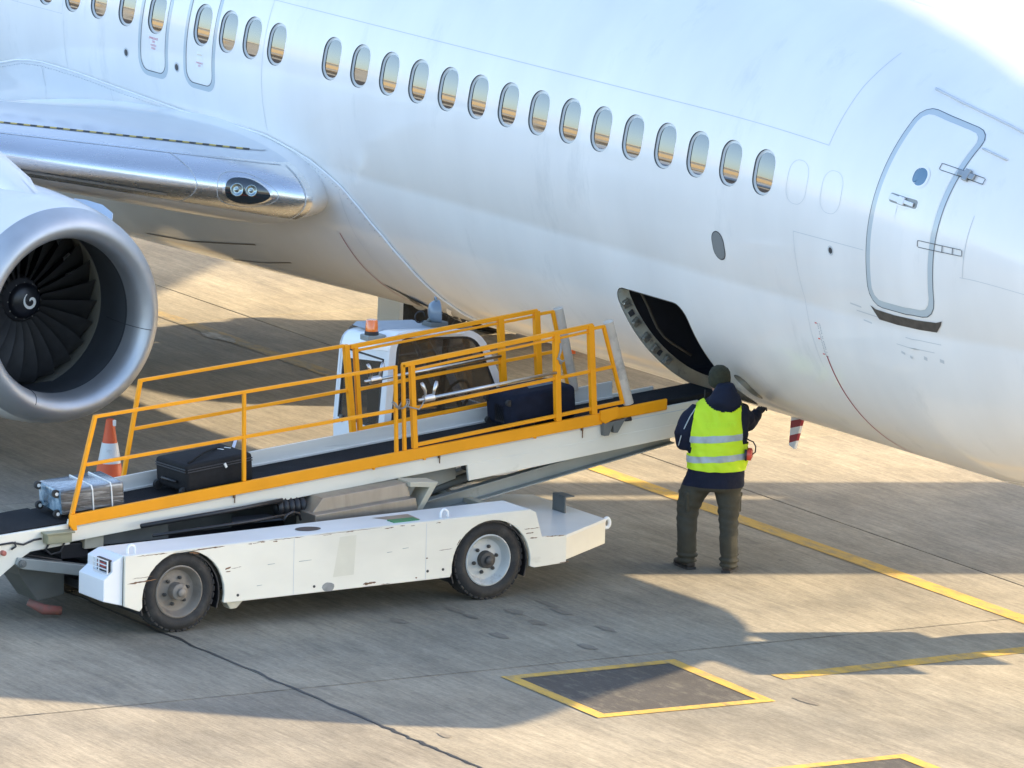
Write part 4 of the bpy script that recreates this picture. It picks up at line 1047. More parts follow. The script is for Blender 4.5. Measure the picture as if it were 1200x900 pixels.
# ---- conveyor
CN, CF = 5.58, 4.82          # near and far outer faces
def zb_(y): return .873+.0865*(y+7.6)        # top of the orange beam
def belt_z(y): return zb_(y)-.085
def run(name, y0, y1, xa, xb, lo, hi, m, bevel=.005, n=1, parent=None, f=zb_):
    mb = MB(); P = [(y0, f(y0)+lo), (y1, f(y1)+lo), (y1, f(y1)+hi), (y0, f(y0)+hi)]; mb.prism(P, 'x', xa, xb); return obj(name, mb, m, parent or loader, bevel=bevel)
frame = run('conveyor_side', -7.62, -1.42, CN-.035, CN-.006, -.235, -.06, M_LWHITE)
mb = MB(); mb.prism([(-4.0, zb_(-4)-.239), (-1.50, zb_(-1.5)-.30), (-1.42, zb_(-1.42)-.25), (-3.2, zb_(-3.2)-.36), (-3.72, zb_(-3.72)-.375), (-3.76, zb_(-3.76)-.24)], 'x', CN-.03, CN-.008)
mb = MB(); mb.prism([(-3.76, zb_(-3.76)-.228), (-1.42, zb_(-1.42)-.228), (-1.40, zb_(-1.42)-.34), (-3.74, zb_(-3.74)-.375)], 'x', CN-.034, CN-.004); obj('skirt_panel', mb, M_LWHITE, frame, bevel=.004)
run('conveyor_side', -6.9, -1.42, CF+.006, CF+.035, -.235, -.06, M_LWHITE)
run('conveyor_pan', -7.55, -1.40, CF+.04, CN-.04, -.20, -.12, M_GREYD)
run('conveyor_seam', -7.58, -1.44, CN-.010, CN-.0035, -.118, -.112, M_SEAM, 0, parent=frame)
belt = run('belt', -7.60, -1.06, CF+.05, CN-.05, -.112, -.085, M_BELT, .004)
mb = MB(); mb.tube([(CF+.05, -1.06, belt_z(-1.06)-.060), (CN-.05, -1.06, belt_z(-1.06)-.060)], .060, 20); obj('end_roller', mb, M_BELT, belt, autos=40)
mb = MB(); mb.lathe([(CN-.045, .055), (CN-.01, .055), (CN-.005, .045), (CN-.005, 0)], (0, -1.07, belt_z(-1.07)-.055), 'x', 20); obj('roller_plate', mb, M_CAB, belt, autos=40)
mb = MB(); mb.tube([(CF+.02, -.97, 1.235), (CN+.03, -.97, 1.235)], .052, 16); obj('rubber_buffer', mb, M_BELT, belt, autos=40)
# dark rubber apron by the hold
run('belt_edge_rubber', -1.9, -1.28, CN-.06, CN-.045, -.09, -.02, M_BELT, .003)
# orange side beam
run('side_beam', -7.62, -2.42, CN-.004, CN+.028, -.098, .0, M_ORANGE, .004)
run('side_beam', -2.42, -1.76, CN-.004, CN+.022, -.085, .015, M_ORANGE, .012)
mb = MB(); mb.prism([(-7.63, zb_(-7.6)+.0), (-7.58, zb_(-7.6)+.004), (-7.56, zb_(-7.6)-.13), (-7.60, zb_(-7.6)-.13), (-7.64, zb_(-7.6)-.07)], 'x', CN+.026, CN+.045); obj('beam_end_plate', mb, M_ORANGE, loader, bevel=.004)
mb = MB(); mb.prism([(-2.46, zb_(-2.4)+.02), (-2.28, zb_(-2.3)+.035), (-2.28, zb_(-2.3)-.055), (-2.41, zb_(-2.4)-.095), (-2.46, zb_(-2.4)-.06)], 'x', CN+.024, CN+.055); obj('rail_socket', mb, M_ORANGE, loader, bevel=.006)
mb = MB(); mb.prism([(-2.43, zb_(-2.4)-.09), (-2.20, zb_(-2.2)-.085), (-2.22, zb_(-2.2)-.11), (-2.28, zb_(-2.2)-.20), (-2.32, zb_(-2.2)-.20), (-2.33, zb_(-2.3)-.12), (-2.37, zb_(-2.3)-.21), (-2.42, zb_(-2.3)-.21)], 'x', CN+.0, CN+.05); br = obj('stop_bracket', mb, M_GREYD, loader, bevel=.004)
mb = MB(); mb.tube([(CN+.03, -2.20, zb_(-2.2)-.10), (CN+.03, -2.14, zb_(-2.2)-.092)], [.012, .020], 10); obj('knob', mb, M_BLACK, br, smooth=True)
for yy in (-6.05, -4.05, -2.62):
    mb = MB(); mb.bar((CN+.006, yy, zb_(yy)-.08), (CN+.006, yy, zb_(yy)-.125), .012, .03, (1, 0, 0)); mb.bar((CN+.003, yy+.01, zb_(yy)-.125), (CN+.003, yy+.01, zb_(yy)-.17-.02*(yy > -3)), .003, .012, (1, 0, 0)); obj('rust_drip', mb, M_RUST, frame)
for yy in (-4.7, -4.2, -3.1):
    mb = MB(); mb.bar((CN+.016, yy, zb_(yy)-.08), (CN+.016, yy, zb_(yy)-.112), .02, .025, (1, 0, 0)); obj('beam_lug', mb, M_ORANGE, loader, bevel=.003)
# far side guard, bright metal
run('belt_guard', -6.95, -2.62, CF+.035, CF+.052, -.085, .045, M_ALU, .003)
run('belt_guard', -2.44, -1.86, CF+.035, CF+.052, -.085, .06, M_ALU, .003)
run('guard_lip', -6.95, -1.86, CF+.052, CF+.075, -.085, -.068, M_ALU, .002)
# near guard inside, low
run('guard_lip', -7.6, -1.8, CN-.06, CN-.04, -.085, -.05, M_ALU, .002)
# lower, hinged tail section
def zt_(y): return .775+.062*(y+7.62)
mb = MB(); mb.prism([(-7.60, .790), (-8.26, .748), (-9.5, .66), (-9.7, .56), (-9.6, .44), (-8.9, .20), (-8.62, .10), (-8.52, .13), (-8.30, .37), (-8.05, .545), (-7.97, .59), (-7.60, .62)], 'x', CN-.045, CN-.006)
tail = obj('tail_frame', mb, M_LWHITE, loader, bevel=.005)
mb = MB(); mb.prism([(-7.60, .790), (-8.26, .748), (-9.5, .66), (-9.7, .56), (-9.6, .44), (-7.97, .59), (-7.60, .62)], 'x', CF+.006, CF+.045); obj('tail_side', mb, M_LWHITE, tail, bevel=.005)
mb = MB(); mb.prism([(-7.62, .800), (-8.26, .755), (-9.55, .665), (-9.55, .64), (-8.26, .73), (-7.62, .775)], 'x', CF+.05, CN-.05); obj('tail_belt', mb, M_BELT, tail)
mb = MB(); mb.box((CN-.005, -7.86, .655), (CN+.085, -7.63, .735)); jb = obj('junction_box', mb, mat('box_olive', (.26, .25, .16), .5, var=.1, scale=6), loader, bevel=.008)
mb = MB(); mb.box((CN-.006, -7.88, .735), (CN+.10, -7.61, .752)); obj('lid', mb, MATS['box_olive'], jb, bevel=.005)
for i, pts in enumerate(([(0, -8.3, .675), (0, -8.15, .685), (0, -8.05, .66), (0, -7.95, .69), (0, -7.88, .695)], [(0, -7.80, .66), (0, -7.84, .60), (0, -7.79, .555), (0, -7.70, .57), (0, -7.66, .65)], [(0, -8.13, .69), (0, -8.12, .65), (0, -8.16, .63)])):
    mb = MB(); mb.tube([(CN+.012, p[1], p[2]) for p in pts], .009, 8); obj('cable', mb, M_BLACK, loader, smooth=True)
mb = MB(); mb.lathe([(CN-.01, .022), (CN+.03, .022), (CN+.035, .012), (CN+.035, 0)], (0, -8.235, .605), 'x', 16); obj('red_button', mb, mat('button_red', (.40, .12, .09), .5), tail)
# rear arm holding the tail section
mb = MB(); mb.prism([(-8.10, .555), (-7.3, .405), (-7.3, .31), (-8.06, .455), (-8.12, .50)], 'x', 5.50, 5.60); arm = obj('tilt_arm', mb, M_GREYP, loader, bevel=.006)
mb = MB(); mb.prism([(-8.10, .555), (-7.3, .405), (-7.3, .31), (-8.06, .455), (-8.12, .50)], 'x', 4.78, 4.88); obj('tilt_arm', mb, M_GREYP, loader, bevel=.006)
mb = MB(); mb.lathe([(5.60, .032), (5.625, .032), (5.628, .018), (5.635, .016), (5.635, 0)], (0, -8.065, .505), 'x', 20); obj('pivot_pin', mb, M_GREYD, arm, autos=40)
mb = MB(); mb.prism([(-8.0, .46), (-7.55, .40), (-7.55, .16), (-7.80, .12), (-7.98, .36)], 'x', 5.05, 5.40); obj('tow_frame', mb, M_GREYD, loader, bevel=.01)
mb = MB(); mb.prism([(-7.98, .47), (-7.60, .41), (-7.60, .47), (-7.95, .55)], 'x', 4.60, 5.46); obj('rear_tray', mb, M_BLACK, loader, bevel=.01)
mb = MB(); mb.box((5.0, -7.62, .47), (5.46, -7.36, .60)); obj('rear_block', mb, M_BLACK, loader, bevel=.01)
mb = MB(); mb.box((5.30, -7.42, .55), (5.50, -7.24, .75)); obj('lift_post', mb, M_BEIGE, loader, bevel=.006)
mb = MB(); mb.box((4.70, -7.28, .56), (5.46, -6.60, .70)); obj('rear_cross_beam', mb, M_GREYD, loader, bevel=.006)
mb = MB(); mb.tube([(5.45, -7.92, .14), (5.5, -7.80, .075), (5.55, -7.66, .06)], [.03, .045, .035], 12); obj('wheel_chock_roll', mb, mat('roll_red_white', (.20, .11, .09), .7, var=.3, scale=12, dirt=(.25, .05, .04), dirt_amt=.6, dirt_scale=6), loader, smooth=True)
# lifting gear between chassis and conveyor
mb = MB(); mb.prism([(-5.40, .715), (-5.29, .845), (-4.47, .905), (-4.43, .785)], 'x', 5.40, 5.76); obj('slide_box', mb, M_STEELB, loader, bevel=.004)
mb = MB(); mb.prism([(-5.42, .60), (-5.42, .728), (-4.44, .795), (-4.40, .62)], 'x', 5.55, 5.86); obj('slide_box', mb, M_STEELB, loader, bevel=.004)
mb = MB(); mb.prism([(-4.46, .92), (-4.18, .90), (-4.34, .66), (-4.40, .66), (-4.27, .86), (-4.46, .88)], 'x', 5.60, 5.80); obj('end_bracket', mb, M_BEIGE, loader, bevel=.004)
for k in range(5):
    mb = MB(); mb.lathe([(-5.60+.055*k-.026, .06), (-5.60+.055*k, .085), (-5.60+.055*k+.026, .06)], (5.55, 0, .755), 'y', 20); obj('hose_coil', mb, M_BLACK, loader, smooth=True)
mb = MB(); mb.tube([(5.9, -5.75, .72), (5.9, -5.72, .765), (5.88, -5.65, .78), (5.86, -5.58, .76), (5.86, -5.56, .70)], .012, 8); obj('hose', mb, M_BLACK, loader, smooth=True)
# diagonal lift boom: channel of two flanges and a web
def boom(x0, x1):
    a, b = (-4.30, .575), (-1.62, 1.035)
    mb = MB(); d = Vector((b[0]-a[0], b[1]-a[1])).normalized(); n_ = Vector((-d.y, d.x))
    A = Vector(a); B = Vector(b)
    def q(p): return (p.x, p.y)
    mb.prism([q(A+n_*.055), q(B+n_*.055), q(B-n_*.055), q(A-n_*.055)], 'x', x0, x0+.012)
    mb.prism([q(A+n_*.066), q(B+n_*.066), q(B+n_*.055), q(A+n_*.055)], 'x', x0, x1)
    mb.prism([q(A-n_*.055), q(B-n_*.055), q(B-n_*.066), q(A-n_*.066)], 'x', x0, x1)
    return obj('lift_boom', mb, M_GREYP, loader, bevel=.002)
boom(5.42, 5.50); boom(4.88, 4.96)
mb = MB(); mb.prism([(-4.92, .885), (-3.70, .985), (-3.70, .80), (-4.4, .62), (-4.75, .62)], 'x', 5.28, 5.30); obj('cover_plate', mb, M_GREYP, loader, bevel=.003)
mb = MB(); mb.tube([(5.2, -4.2, .62), (5.2, -3.2, .86)], .04, 14); mb.tube([(5.2, -3.2, .86), (5.2, -2.7, .98)], .022, 12); obj('hydraulic_ram', mb, M_GREYD, loader, smooth=True)
mb = MB(); mb.bar((5.05, -3.45, .86), (5.35, -3.45, .86), .10, .08); obj('ram_bracket', mb, M_BLACK, loader, bevel=.01)
mb = MB(); mb.box((5.05, -2.62, .80), (5.30, -2.44, .85)); obj('stop_block', mb, M_BLACK, loader, bevel=.006)
mb = MB(); mb.tube([(5.7, -7.0, .745), (5.65, -6.0, .80), (5.62, -5.6, .83)], .02, 8); obj('hose', mb, M_BLACK, loader, smooth=True)
mb = MB(); mb.tube([(5.9, -7.0, .70), (5.85, -6.0, .73), (5.82, -5.6, .75)], .014, 8); obj('hose', mb, M_BLACK, loader, smooth=True)
mb = MB(); mb.box((4.70, -6.95, .50), (5.05, -5.75, .64)); obj('battery_box', mb, M_GREYD, loader, bevel=.01)
mb = MB(); mb.box((4.66, -6.0, .55), (4.70, -5.62, .95)); obj('cab_step_panel', mb, mat('panel_blue_white', (.62, .70, .76), .5), loader, bevel=.004)

# ---- hand rails: each bar and post is a piece of its own
def rail(name, a, b, X, w=.028, h=.028, m=M_ORANGE, dx=0):
    mb = MB(); mb.bar((X+dx, a[0], a[1]), (X+dx, b[0], b[1]), w, h, (1, 0, 0) if abs(b[1]-a[1]) > abs(b[0]-a[0]) else (0, 0, 1)); return obj(name, mb, m, loader, bevel=.004)
NX = CN-.005; FXR = CF+.02
# near side, rear part
rail('rail_post', (-7.59, .86), (-7.38, 1.685), NX, .034, .034)
rail('top_rail', (-7.39, 1.675), (-4.50, 1.872), NX)
rail('mid_rail', (-7.465, 1.278), (-4.50, 1.500), NX)
rail('rail_post', (-5.965, 1.76), (-5.95, zb_(-5.95)), NX, .03, .03)
rail('rail_post', (-4.495, 1.885), (-4.465, 1.12), NX, .03, .03)
# near side, front part
rail('rail_post', (-4.42, 1.89), (-4.385, 1.13), NX, .03, .03)
rail('rail_post', (-4.335, 1.875), (-4.285, 1.16), NX, .045, .045)
rail('top_rail', (-4.43, 1.882), (-2.53, 2.083), NX, .03, .04)
rail('under_rail', (-4.31, 1.835), (-2.55, 2.035), NX, .026, .02)
rail('mid_rail', (-4.31, 1.505), (-2.31, 1.712), NX, .028, .028)
rail('bottom_rail', (-4.29, 1.185), (-2.19, 1.395), NX, .03, .03)
rail('rail_post', (-2.90, 2.035), (-2.86, zb_(-2.86)), NX, .055, .05)
rail('rail_post', (-2.555, 2.09), (-2.50, zb_(-2.5)), NX, .055, .05)
rail('top_rail', (-2.55, 2.055), (-2.41, 2.068), NX, .026, .026)
rail('rail_post', (-2.42, 2.075), (-2.20, 1.385), NX, .034, .034)
# far side, rear part
rail('rail_post', (-6.70, .93), (-6.54, 1.80), FXR, .034, .034)
rail('top_rail', (-6.55, 1.79), (-4.56, 1.938), FXR)
rail('mid_rail', (-6.60, 1.383), (-4.51, 1.552), FXR)
rail('rail_post', (-4.545, 1.945), (-4.45, 1.14), FXR, .05, .05)
rail('rail_post', (-4.45, 1.92), (-4.385, 1.18), FXR, .04, .04)
rail('top_rail', (-4.50, 1.925), (-2.63, 2.10), FXR, .03, .036)
rail('under_rail', (-4.46, 1.885), (-2.64, 2.055), FXR, .026, .02)
rail('mid_rail', (-4.41, 1.55), (-2.40, 1.735), FXR)
rail('bottom_rail', (-4.40, 1.205), (-2.28, 1.40), FXR, .03, .03)
rail('bottom_rail', (-4.40, 1.165), (-2.6, 1.335), FXR, .03, .02)
rail('rail_post', (-3.005, 2.07), (-2.94, 1.30), FXR, .055, .05)
rail('rail_post', (-2.64, 2.10), (-2.585, 1.33), FXR, .055, .05)
rail('top_rail', (-2.63, 2.068), (-2.46, 2.082), FXR, .026, .026)
rail('rail_post', (-2.47, 2.085), (-2.285, 1.39), FXR, .034, .034)
# foam bumpers at the front posts
for X, y0, y1 in ((NX, -2.375, -2.145), (FXR, -2.42, -2.235)):
    mb = MB(); mb.tube([(X, y0, 2.105), (X, (y0+y1)/2, 1.74), (X, y1, 1.375)], .046, 20); obj('foam_bumper', mb, M_BUMP, loader, autos=40)
# silver locking tubes with clamps
for X, a, b in ((NX+.02, (-4.27, 1.572), (-2.90, 1.705)), (FXR+.02, (-4.36, 1.615), (-3.0, 1.735))):
    mb = MB(); mb.tube([(X, a[0], a[1]), (X, b[0], b[1])], .014, 12); lt = obj('lock_tube', mb, M_TUBE, loader, smooth=True)
    yc = a[0]+.10; zc_ = a[1]+.012
    mb = MB(); mb.tube([(X, yc-.05, zc_-.005), (X, yc+.05, zc_+.005)], .03, 16); obj('clamp', mb, M_TUBE, lt, autos=40)
    for s_ in (-1, 1):
        mb = MB(); mb.tube([(X+.01, yc+s_*.04, zc_+.02), (X+.015, yc+s_*.045, zc_+.07), (X+.01, yc+s_*.065, zc_+.11), (X, yc+s_*.075, zc_+.14)], [.010, .014, .020, .012], 8); obj('clamp_wing', mb, M_TUBE, lt, smooth=True)
mb = MB()
for i in range(60):
    t = i/59*5*2*PI; mb.v.append(Vector((0, 0, 0)))
mb = MB(); P = []
for i in range(90):
    t = i/89; a = t*7*2*PI; P.append((NX+.028*math.cos(a), -4.44+.075*math.sin(a*.5+1)*(1-.3*t)+.03*noise.noise((t*9, 1, 0)), 1.545+.03*math.sin(a)+.03*noise.noise((t*7, 5, 0))))
mb.tube(P, .0045, 6); obj('tie_wire', mb, M_WIRE, loader, smooth=True)
mb = MB(); mb.tube([(NX+.03, -4.38, 1.53), (NX+.05, -4.28, 1.50), (NX+.03, -4.24, 1.53), (NX+.03, -4.22, 1.57)], .006, 6); obj('tie_wire', mb, M_WIRE, loader, smooth=True)
mb = MB(); mb.tube([(NX+.03, -2.87, 1.96), (NX+.032, -2.865, 1.90), (NX+.03, -2.885, 1.84), (NX+.03, -2.86, 1.78)], [.008, .012, .010, .014], 8); mb.tube([(NX+.03, -2.90, 1.83), (NX+.04, -2.85, 1.80), (NX+.03, -2.83, 1.81)], .008, 6); obj('hook_latch', mb, M_WIRE, loader, smooth=True)

# ---- driver's cab on the far side
CX0_, CX1_ = 3.72, 4.56
def cab_prof(): return [(-3.97, .62), (-3.985, 1.10), (-3.945, 1.78), (-3.925, 1.86), (-3.88, 1.93), (-3.80, 1.965), (-3.25, 1.935), (-3.10, 1.91), (-3.03, 1.86), (-2.98, 1.79), (-2.64, 1.16), (-2.60, 1.05), (-2.60, .62)]
P0 = cab_prof()
mb = MB(); th = .045
# frames: near and far side with a big window opening, made of bars along the profile
def inset(P, d):
    out = []; n = len(P)
    cx = sum(p[0] for p in P)/n; cz = sum(p[1] for p in P)/n
    for i in range(n):
        a = Vector(P[i-1]); b = Vector(P[i]); c = Vector(P[(i+1) % n]); d1 = (b-a).normalized(); d2 = (c-b).normalized(); n1 = Vector((d1.y, -d1.x)); n2 = Vector((d2.y, -d2.x))
        nn = (n1+n2).normalized(); k = 1/max(.5, nn.dot(n1)); out.append((b.x+nn.x*d*k, b.y+nn.y*d*k))
    return out
def rpoly(P, Rr, seg=6):
    out = []; n = len(P)
    for i in range(n):
        p = Vector(P[i]); a = (Vector(P[i-1])-p); b = (Vector(P[(i+1) % n])-p); r = min(Rr[i], a.length*.45, b.length*.45); a.normalize(); b.normalize()
        for k in range(seg+1):
            t = k/seg; q = (p+a*r)*(1-t)**2 + p*2*t*(1-t) + (p+b*r)*t*t; out.append((q.x, q.y))
    return out
CO = rpoly([(-3.985, 1.08), (-3.925, 1.968), (-3.02, 1.925), (-2.615, 1.08)], [.01, .17, .20, .01])
WP = rpoly([(-3.915, 1.07), (-3.862, 1.905), (-3.065, 1.868), (-2.70, 1.07)], [.05, .12, .14, .05])
def side_frame(x0, x1):
    mb = MB(); n = len(CO)
    for xx in (x0, x1): mb.v += [Vector((xx, *p)) for p in CO] + [Vector((xx, *p)) for p in WP]
    for i in range(n):
        j = (i+1) % n
        mb.f += [[i, j, n+j, n+i], [2*n+i, 3*n+i, 3*n+j, 2*n+j], [n+i, n+j, 3*n+j, 3*n+i], [i, 2*n+i, 2*n+j, j]]
    mb.m += [0]*4*n
    mb.prism([(-3.97, .62), (-3.984, 1.079), (-2.616, 1.079), (-2.60, .62)], 'x', x0, x1); return mb
cab = obj('cab', side_frame(CX1_-.03, CX1_), M_CAB, loader, autos=35)
sf = side_frame(CX0_, CX0_+.03)
def low(v): return v-Vector((0, 0, .10*clamp((CX1_-v.x)/.84)*sm((v.z-1.2)/.6)))
sf.v = [low(v) for v in sf.v]; obj('cab_side', sf, M_CAB, cab, autos=35)
for nm, x0 in (('side_glass', CX1_-.018), ('side_glass', CX0_+.010)):
    mb = MB(); mb.prism(WP, 'x', x0, x0+.006); obj(nm, mb, M_CABGL, cab)
mb = MB(); mb.v += [Vector((CX1_+.001, *p)) for p in WP]+[Vector((CX1_+.001, *p)) for p in rpoly([(-3.893, 1.09), (-3.842, 1.885), (-3.08, 1.848), (-2.735, 1.09)], [.05, .11, .13, .05])]
nw = len(WP)
for i in range(nw): mb.f.append([i, (i+1) % nw, nw+(i+1) % nw, nw+i]); mb.m.append(0)
obj('window_gasket', mb, M_BLACK, cab)
# rear wall with window, roof, windscreen
rp = [(-3.985, 1.10), (-3.945, 1.78), (-3.925, 1.86), (-3.88, 1.93), (-3.80, 1.965), (-3.25, 1.935), (-3.10, 1.91)]
mb = MB()
rings = []
for y, z in CO[7:21]:
    d_ = Vector((-3.4-y, 1.4-z)).normalized()*.03
    rings.append([Vector((CX0_+.002, y, z)), Vector((CX1_-.002, y, z)), Vector((CX1_-.002, y+d_.x, z+d_.y)), Vector((CX0_+.002, y+d_.x, z+d_.y))])
rings = [[low(v) for v in r] for r in rings]; mb.loft(rings, True); obj('cab_roof', mb, M_CAB, cab, autos=60)
mb = MB()
xa, xb, za, zb2 = CX0_+.03, CX1_-.03, 1.10, 1.86
def rear_y(z): return -3.985+.055*(z-1.10)/.7
def rquad(x0, x1, z0, z1, dy0=0., dy1=.03):
    mb.add([(x0, rear_y(z0)+dy0, z0), (x1, rear_y(z0)+dy0, z0), (x1, rear_y(z1)+dy0, z1), (x0, rear_y(z1)+dy0, z1), (x0, rear_y(z0)+dy1, z0), (x1, rear_y(z0)+dy1, z0), (x1, rear_y(z1)+dy1, z1), (x0, rear_y(z1)+dy1, z1)], [(0,1,2,3),(7,6,5,4),(0,4,5,1),(1,5,6,2),(2,6,7,3),(3,7,4,0)])
rquad(xa, xb, .62, 1.12); rquad(xa, xa+.06, 1.12, 1.70); rquad(xb-.07, xb, 1.12, 1.70); rquad(xa, xb, 1.70, 1.86)
mb.v = [low(v) for v in mb.v]; obj('rear_wall', mb, M_CAB, cab, bevel=.004)
mb = MB(); rquad(xa+.055, xb-.065, 1.115, 1.705, .006, .012); obj('rear_glass', mb, M_CABGL, cab)
mb = MB(); rquad(xa+.05, xa+.07, 1.11, 1.71, -.004, .004); rquad(xb-.08, xb-.06, 1.11, 1.71, -.004, .004); rquad(xa+.05, xb-.06, 1.70, 1.715, -.004, .004); rquad(xa+.05, xb-.06, 1.105, 1.125, -.004, .004); obj('rear_gasket', mb, M_BLACK, cab)
for xx in (xa+.12, xb-.14):
    mb = MB(); mb.box((xx-.02, rear_y(1.1)-.02, 1.07), (xx+.02, rear_y(1.1)+.0, 1.13)); obj('window_hinge', mb, M_GREYD, cab, bevel=.003)
mb = MB(); mb.add([(CX0_+.03, -2.99, 1.80), (CX1_-.03, -2.99, 1.80), (CX1_-.03, -2.645, 1.15), (CX0_+.03, -2.645, 1.15)], [(0, 1, 2, 3)]); obj('windscreen', mb, M_CABGL, cab)
mb = MB(); mb.box((CX0_+.03, -2.64, .62), (CX1_-.03, -2.61, 1.14)); obj('front_wall', mb, M_CAB, cab, bevel=.004)
mb = MB(); mb.box((CX0_, -3.97, .58), (CX1_, -2.6, .62)); obj('cab_floor', mb, M_GREYD, cab)
# inside: seat, wheel, column, door bars
mb = MB(); mb.box((3.95, -3.75, .80), (4.40, -3.35, .95)); mb.prism([(-3.80, .9), (-3.68, .9), (-3.72, 1.5), (-3.82, 1.5)], 'x', 3.97, 4.38); obj('driver_seat', mb, M_BLACK, cab, bevel=.03)
mb = MB(); P = [(4.18+.17*math.cos(2*PI*i/24), -3.02+.08*math.sin(2*PI*i/24), 1.26+.14*math.sin(2*PI*i/24)) for i in range(25)]; mb.tube(P, .013, 8, caps=False); mb.tube([(4.18, -2.80, .9), (4.18, -3.02, 1.26)], .025, 8); obj('steering_wheel', mb, M_BLACK, cab, smooth=True)
mb = MB(); mb.bar((CX0_+.04, -3.42, 1.06), (CX0_+.04, -3.36, 1.88), .03, .05, (1, 0, 0)); mb.bar((CX0_+.04, -3.30, 1.88), (CX0_+.04, -3.0, 1.3), .03, .025, (1, 0, 0)); obj('door_pillar', mb, M_CAB, cab)
mb = MB(); mb.bar((CX1_-.06, -3.40, 1.06), (CX1_-.06, -3.33, 1.875), .03, .05, (1, 0, 0)); obj('door_pillar', mb, M_BLACK, cab)
mb = MB(); mb.bar((CX1_+.012, -3.84, 1.93), (CX1_+.012, -3.20, 1.905), .03, .018); obj('drip_rail', mb, M_CAB, cab, bevel=.004)
# roof hatch, beacon and work lamp
mb = MB(); mb.prism([(-3.86, 1.972), (-3.25, 1.944), (-3.25, 1.975), (-3.82, 2.005)], 'x', 3.80, 4.24); mb.v = [v-Vector((0, 0, .075)) for v in mb.v]; obj('roof_hatch', mb, M_ROOFG, cab, bevel=.008)
bx_, by_ = 4.36, -4.00
mb = MB(); mb.box((bx_-.08, by_-.07, 1.865), (bx_+.06, by_+.11, 1.915)); bb = obj('beacon_base', mb, M_GREYP, cab, bevel=.008)
mb = MB(); mb.lathe([(1.915, 0), (1.915, .062), (1.945, .060), (1.948, .055)], (bx_, by_, 0), 'z', 28); obj('beacon_collar', mb, M_BLACK, bb, autos=40)
mb = MB(); mb.lathe([(1.946, .056), (2.035, .052), (2.045, .045), (2.047, 0)], (bx_, by_, 0), 'z', 28)
bea = obj('beacon', mb, M_AMBER, bb, autos=40)
lx, ly = 4.12, -3.27
mb = MB(); mb.box((lx-.06, ly-.05, 1.87), (lx+.10, ly+.13, 1.94)); lb = obj('lamp_base', mb, M_GREYD, cab, bevel=.008)
mb = MB(); rg = []
ld = Vector((.35, .85, .05)).normalized(); tx = ld.cross(Vector((0, 0, 1))).normalized(); ty = tx.cross(ld); lc = Vector((lx+.02, ly+.05, 2.02))
for t, r in ((-.07, .005), (-.068, .04), (-.055, .075), (-.03, .095), (.0, .103), (.03, .106), (.035, .10), (.025, .09), (.02, .0)):
    rg.append([lc+ld*t+(tx*math.cos(2*PI*k/28)+ty*math.sin(2*PI*k/28))*max(r, .002) for k in range(28)])
mb.loft(rg, True); obj('work_lamp', mb, M_LAMPB, lb, autos=50)
mb = MB(); mb.tube([lc+tx*.03+ty*.09, lc+tx*.03+ty*.125, lc-tx*.03+ty*.125, lc-tx*.03+ty*.09], .010, 8); obj('lamp_handle', mb, M_LAMPB, lb, smooth=True)
mb = MB(); mb.tube([(lx, ly-.03, 1.92), (lx+.02, ly+.02, 2.0)], .018, 8); obj('lamp_stalk', mb, M_GREYD, lb, smooth=True)
mb = MB(); mb.tube([(lx+.03, ly-.12+.05*math.cos(2*PI*i/16), 1.99+.05*math.sin(2*PI*i/16)) for i in range(15)], .006, 6); obj('lamp_cable', mb, M_BLACK, lb, smooth=True)

# ------------------------------------------------------------------ suitcases on the belt
def bframe(y):     # local frame of the belt at y
    t = Vector((0, 1, .0865)).normalized(); return Vector((0, y, belt_z(y))), t, t.cross(Vector((-1, 0, 0))).normalized()*1
def case_box(mb, x0, x1, l0, l1, h0, h1, yb, yaw=0., mi=0, crush=0.):
    O, t, n_ = bframe(yb); n_ = Vector((0, -.0862, .9963)); xc = (x0+x1)/2
    vs_ = []
    for h in (h0, h1):
        for l, x in ((l0, x0), (l0, x1), (l1, x1), (l1, x0)):
            dx = x-xc; c_, s_ = math.cos(yaw), math.sin(yaw); lx_, ly_ = dx*c_-l*s_, dx*s_+l*c_
            vs_.append(Vector((xc, 0, 0))+Vector((lx_, 0, 0))+Vector((0, O.y, O.z))+t*ly_+n_*h)
    mb.add(vs_, [(0,3,2,1),(4,5,6,7),(0,1,5,4),(1,2,6,5),(2,3,7,6),(3,0,4,7)], mi); return vs_
def cpt(xc, dx, l, h, yb, yaw):
    O, t, _ = bframe(yb); n_ = Vector((0, -.0862, .9963)); c_, s_ = math.cos(yaw), math.sin(yaw)
    return Vector((xc+dx*c_-l*s_, O.y, O.z)) + t*(dx*s_+l*c_) + n_*h
def soft_case(name, label, xc, yb, L, W, H, yaw, m, cat='suitcase', base=.035, rnd=.05, sub=True):
    root = empty(name, (xc, yb, belt_z(yb)), label, cat)
    mb = MB(); case_box(mb, xc-W/2, xc+W/2, -L/2, L/2, base, base+H, yb, yaw); sh = obj('shell', mb, m, root, bevel=rnd, segs=4)
    for p in sh.data.polygons: p.use_smooth = True
    return root, sh
def cwheel(root, xc, dx, l, h, yb, yaw, r=.032, m=None, axis='x'):
    c_ = cpt(xc, dx, l, h, yb, yaw); mb = MB(); a = (cpt(xc, dx+.02, l, h, yb, yaw)-c_)
    mb.tube([c_-a*.9, c_-a*.85, c_+a*.85, c_+a*.9], [r*.8, r, r, r*.8], 16); wh = obj('case_wheel', mb, M_RUB, root, autos=40)
    mb = MB(); mb.tube([c_-a*1.0, c_+a*1.0], r*.45, 12); obj('wheel_cap', mb, m or MATS['window_bezel'], wh, autos=40)
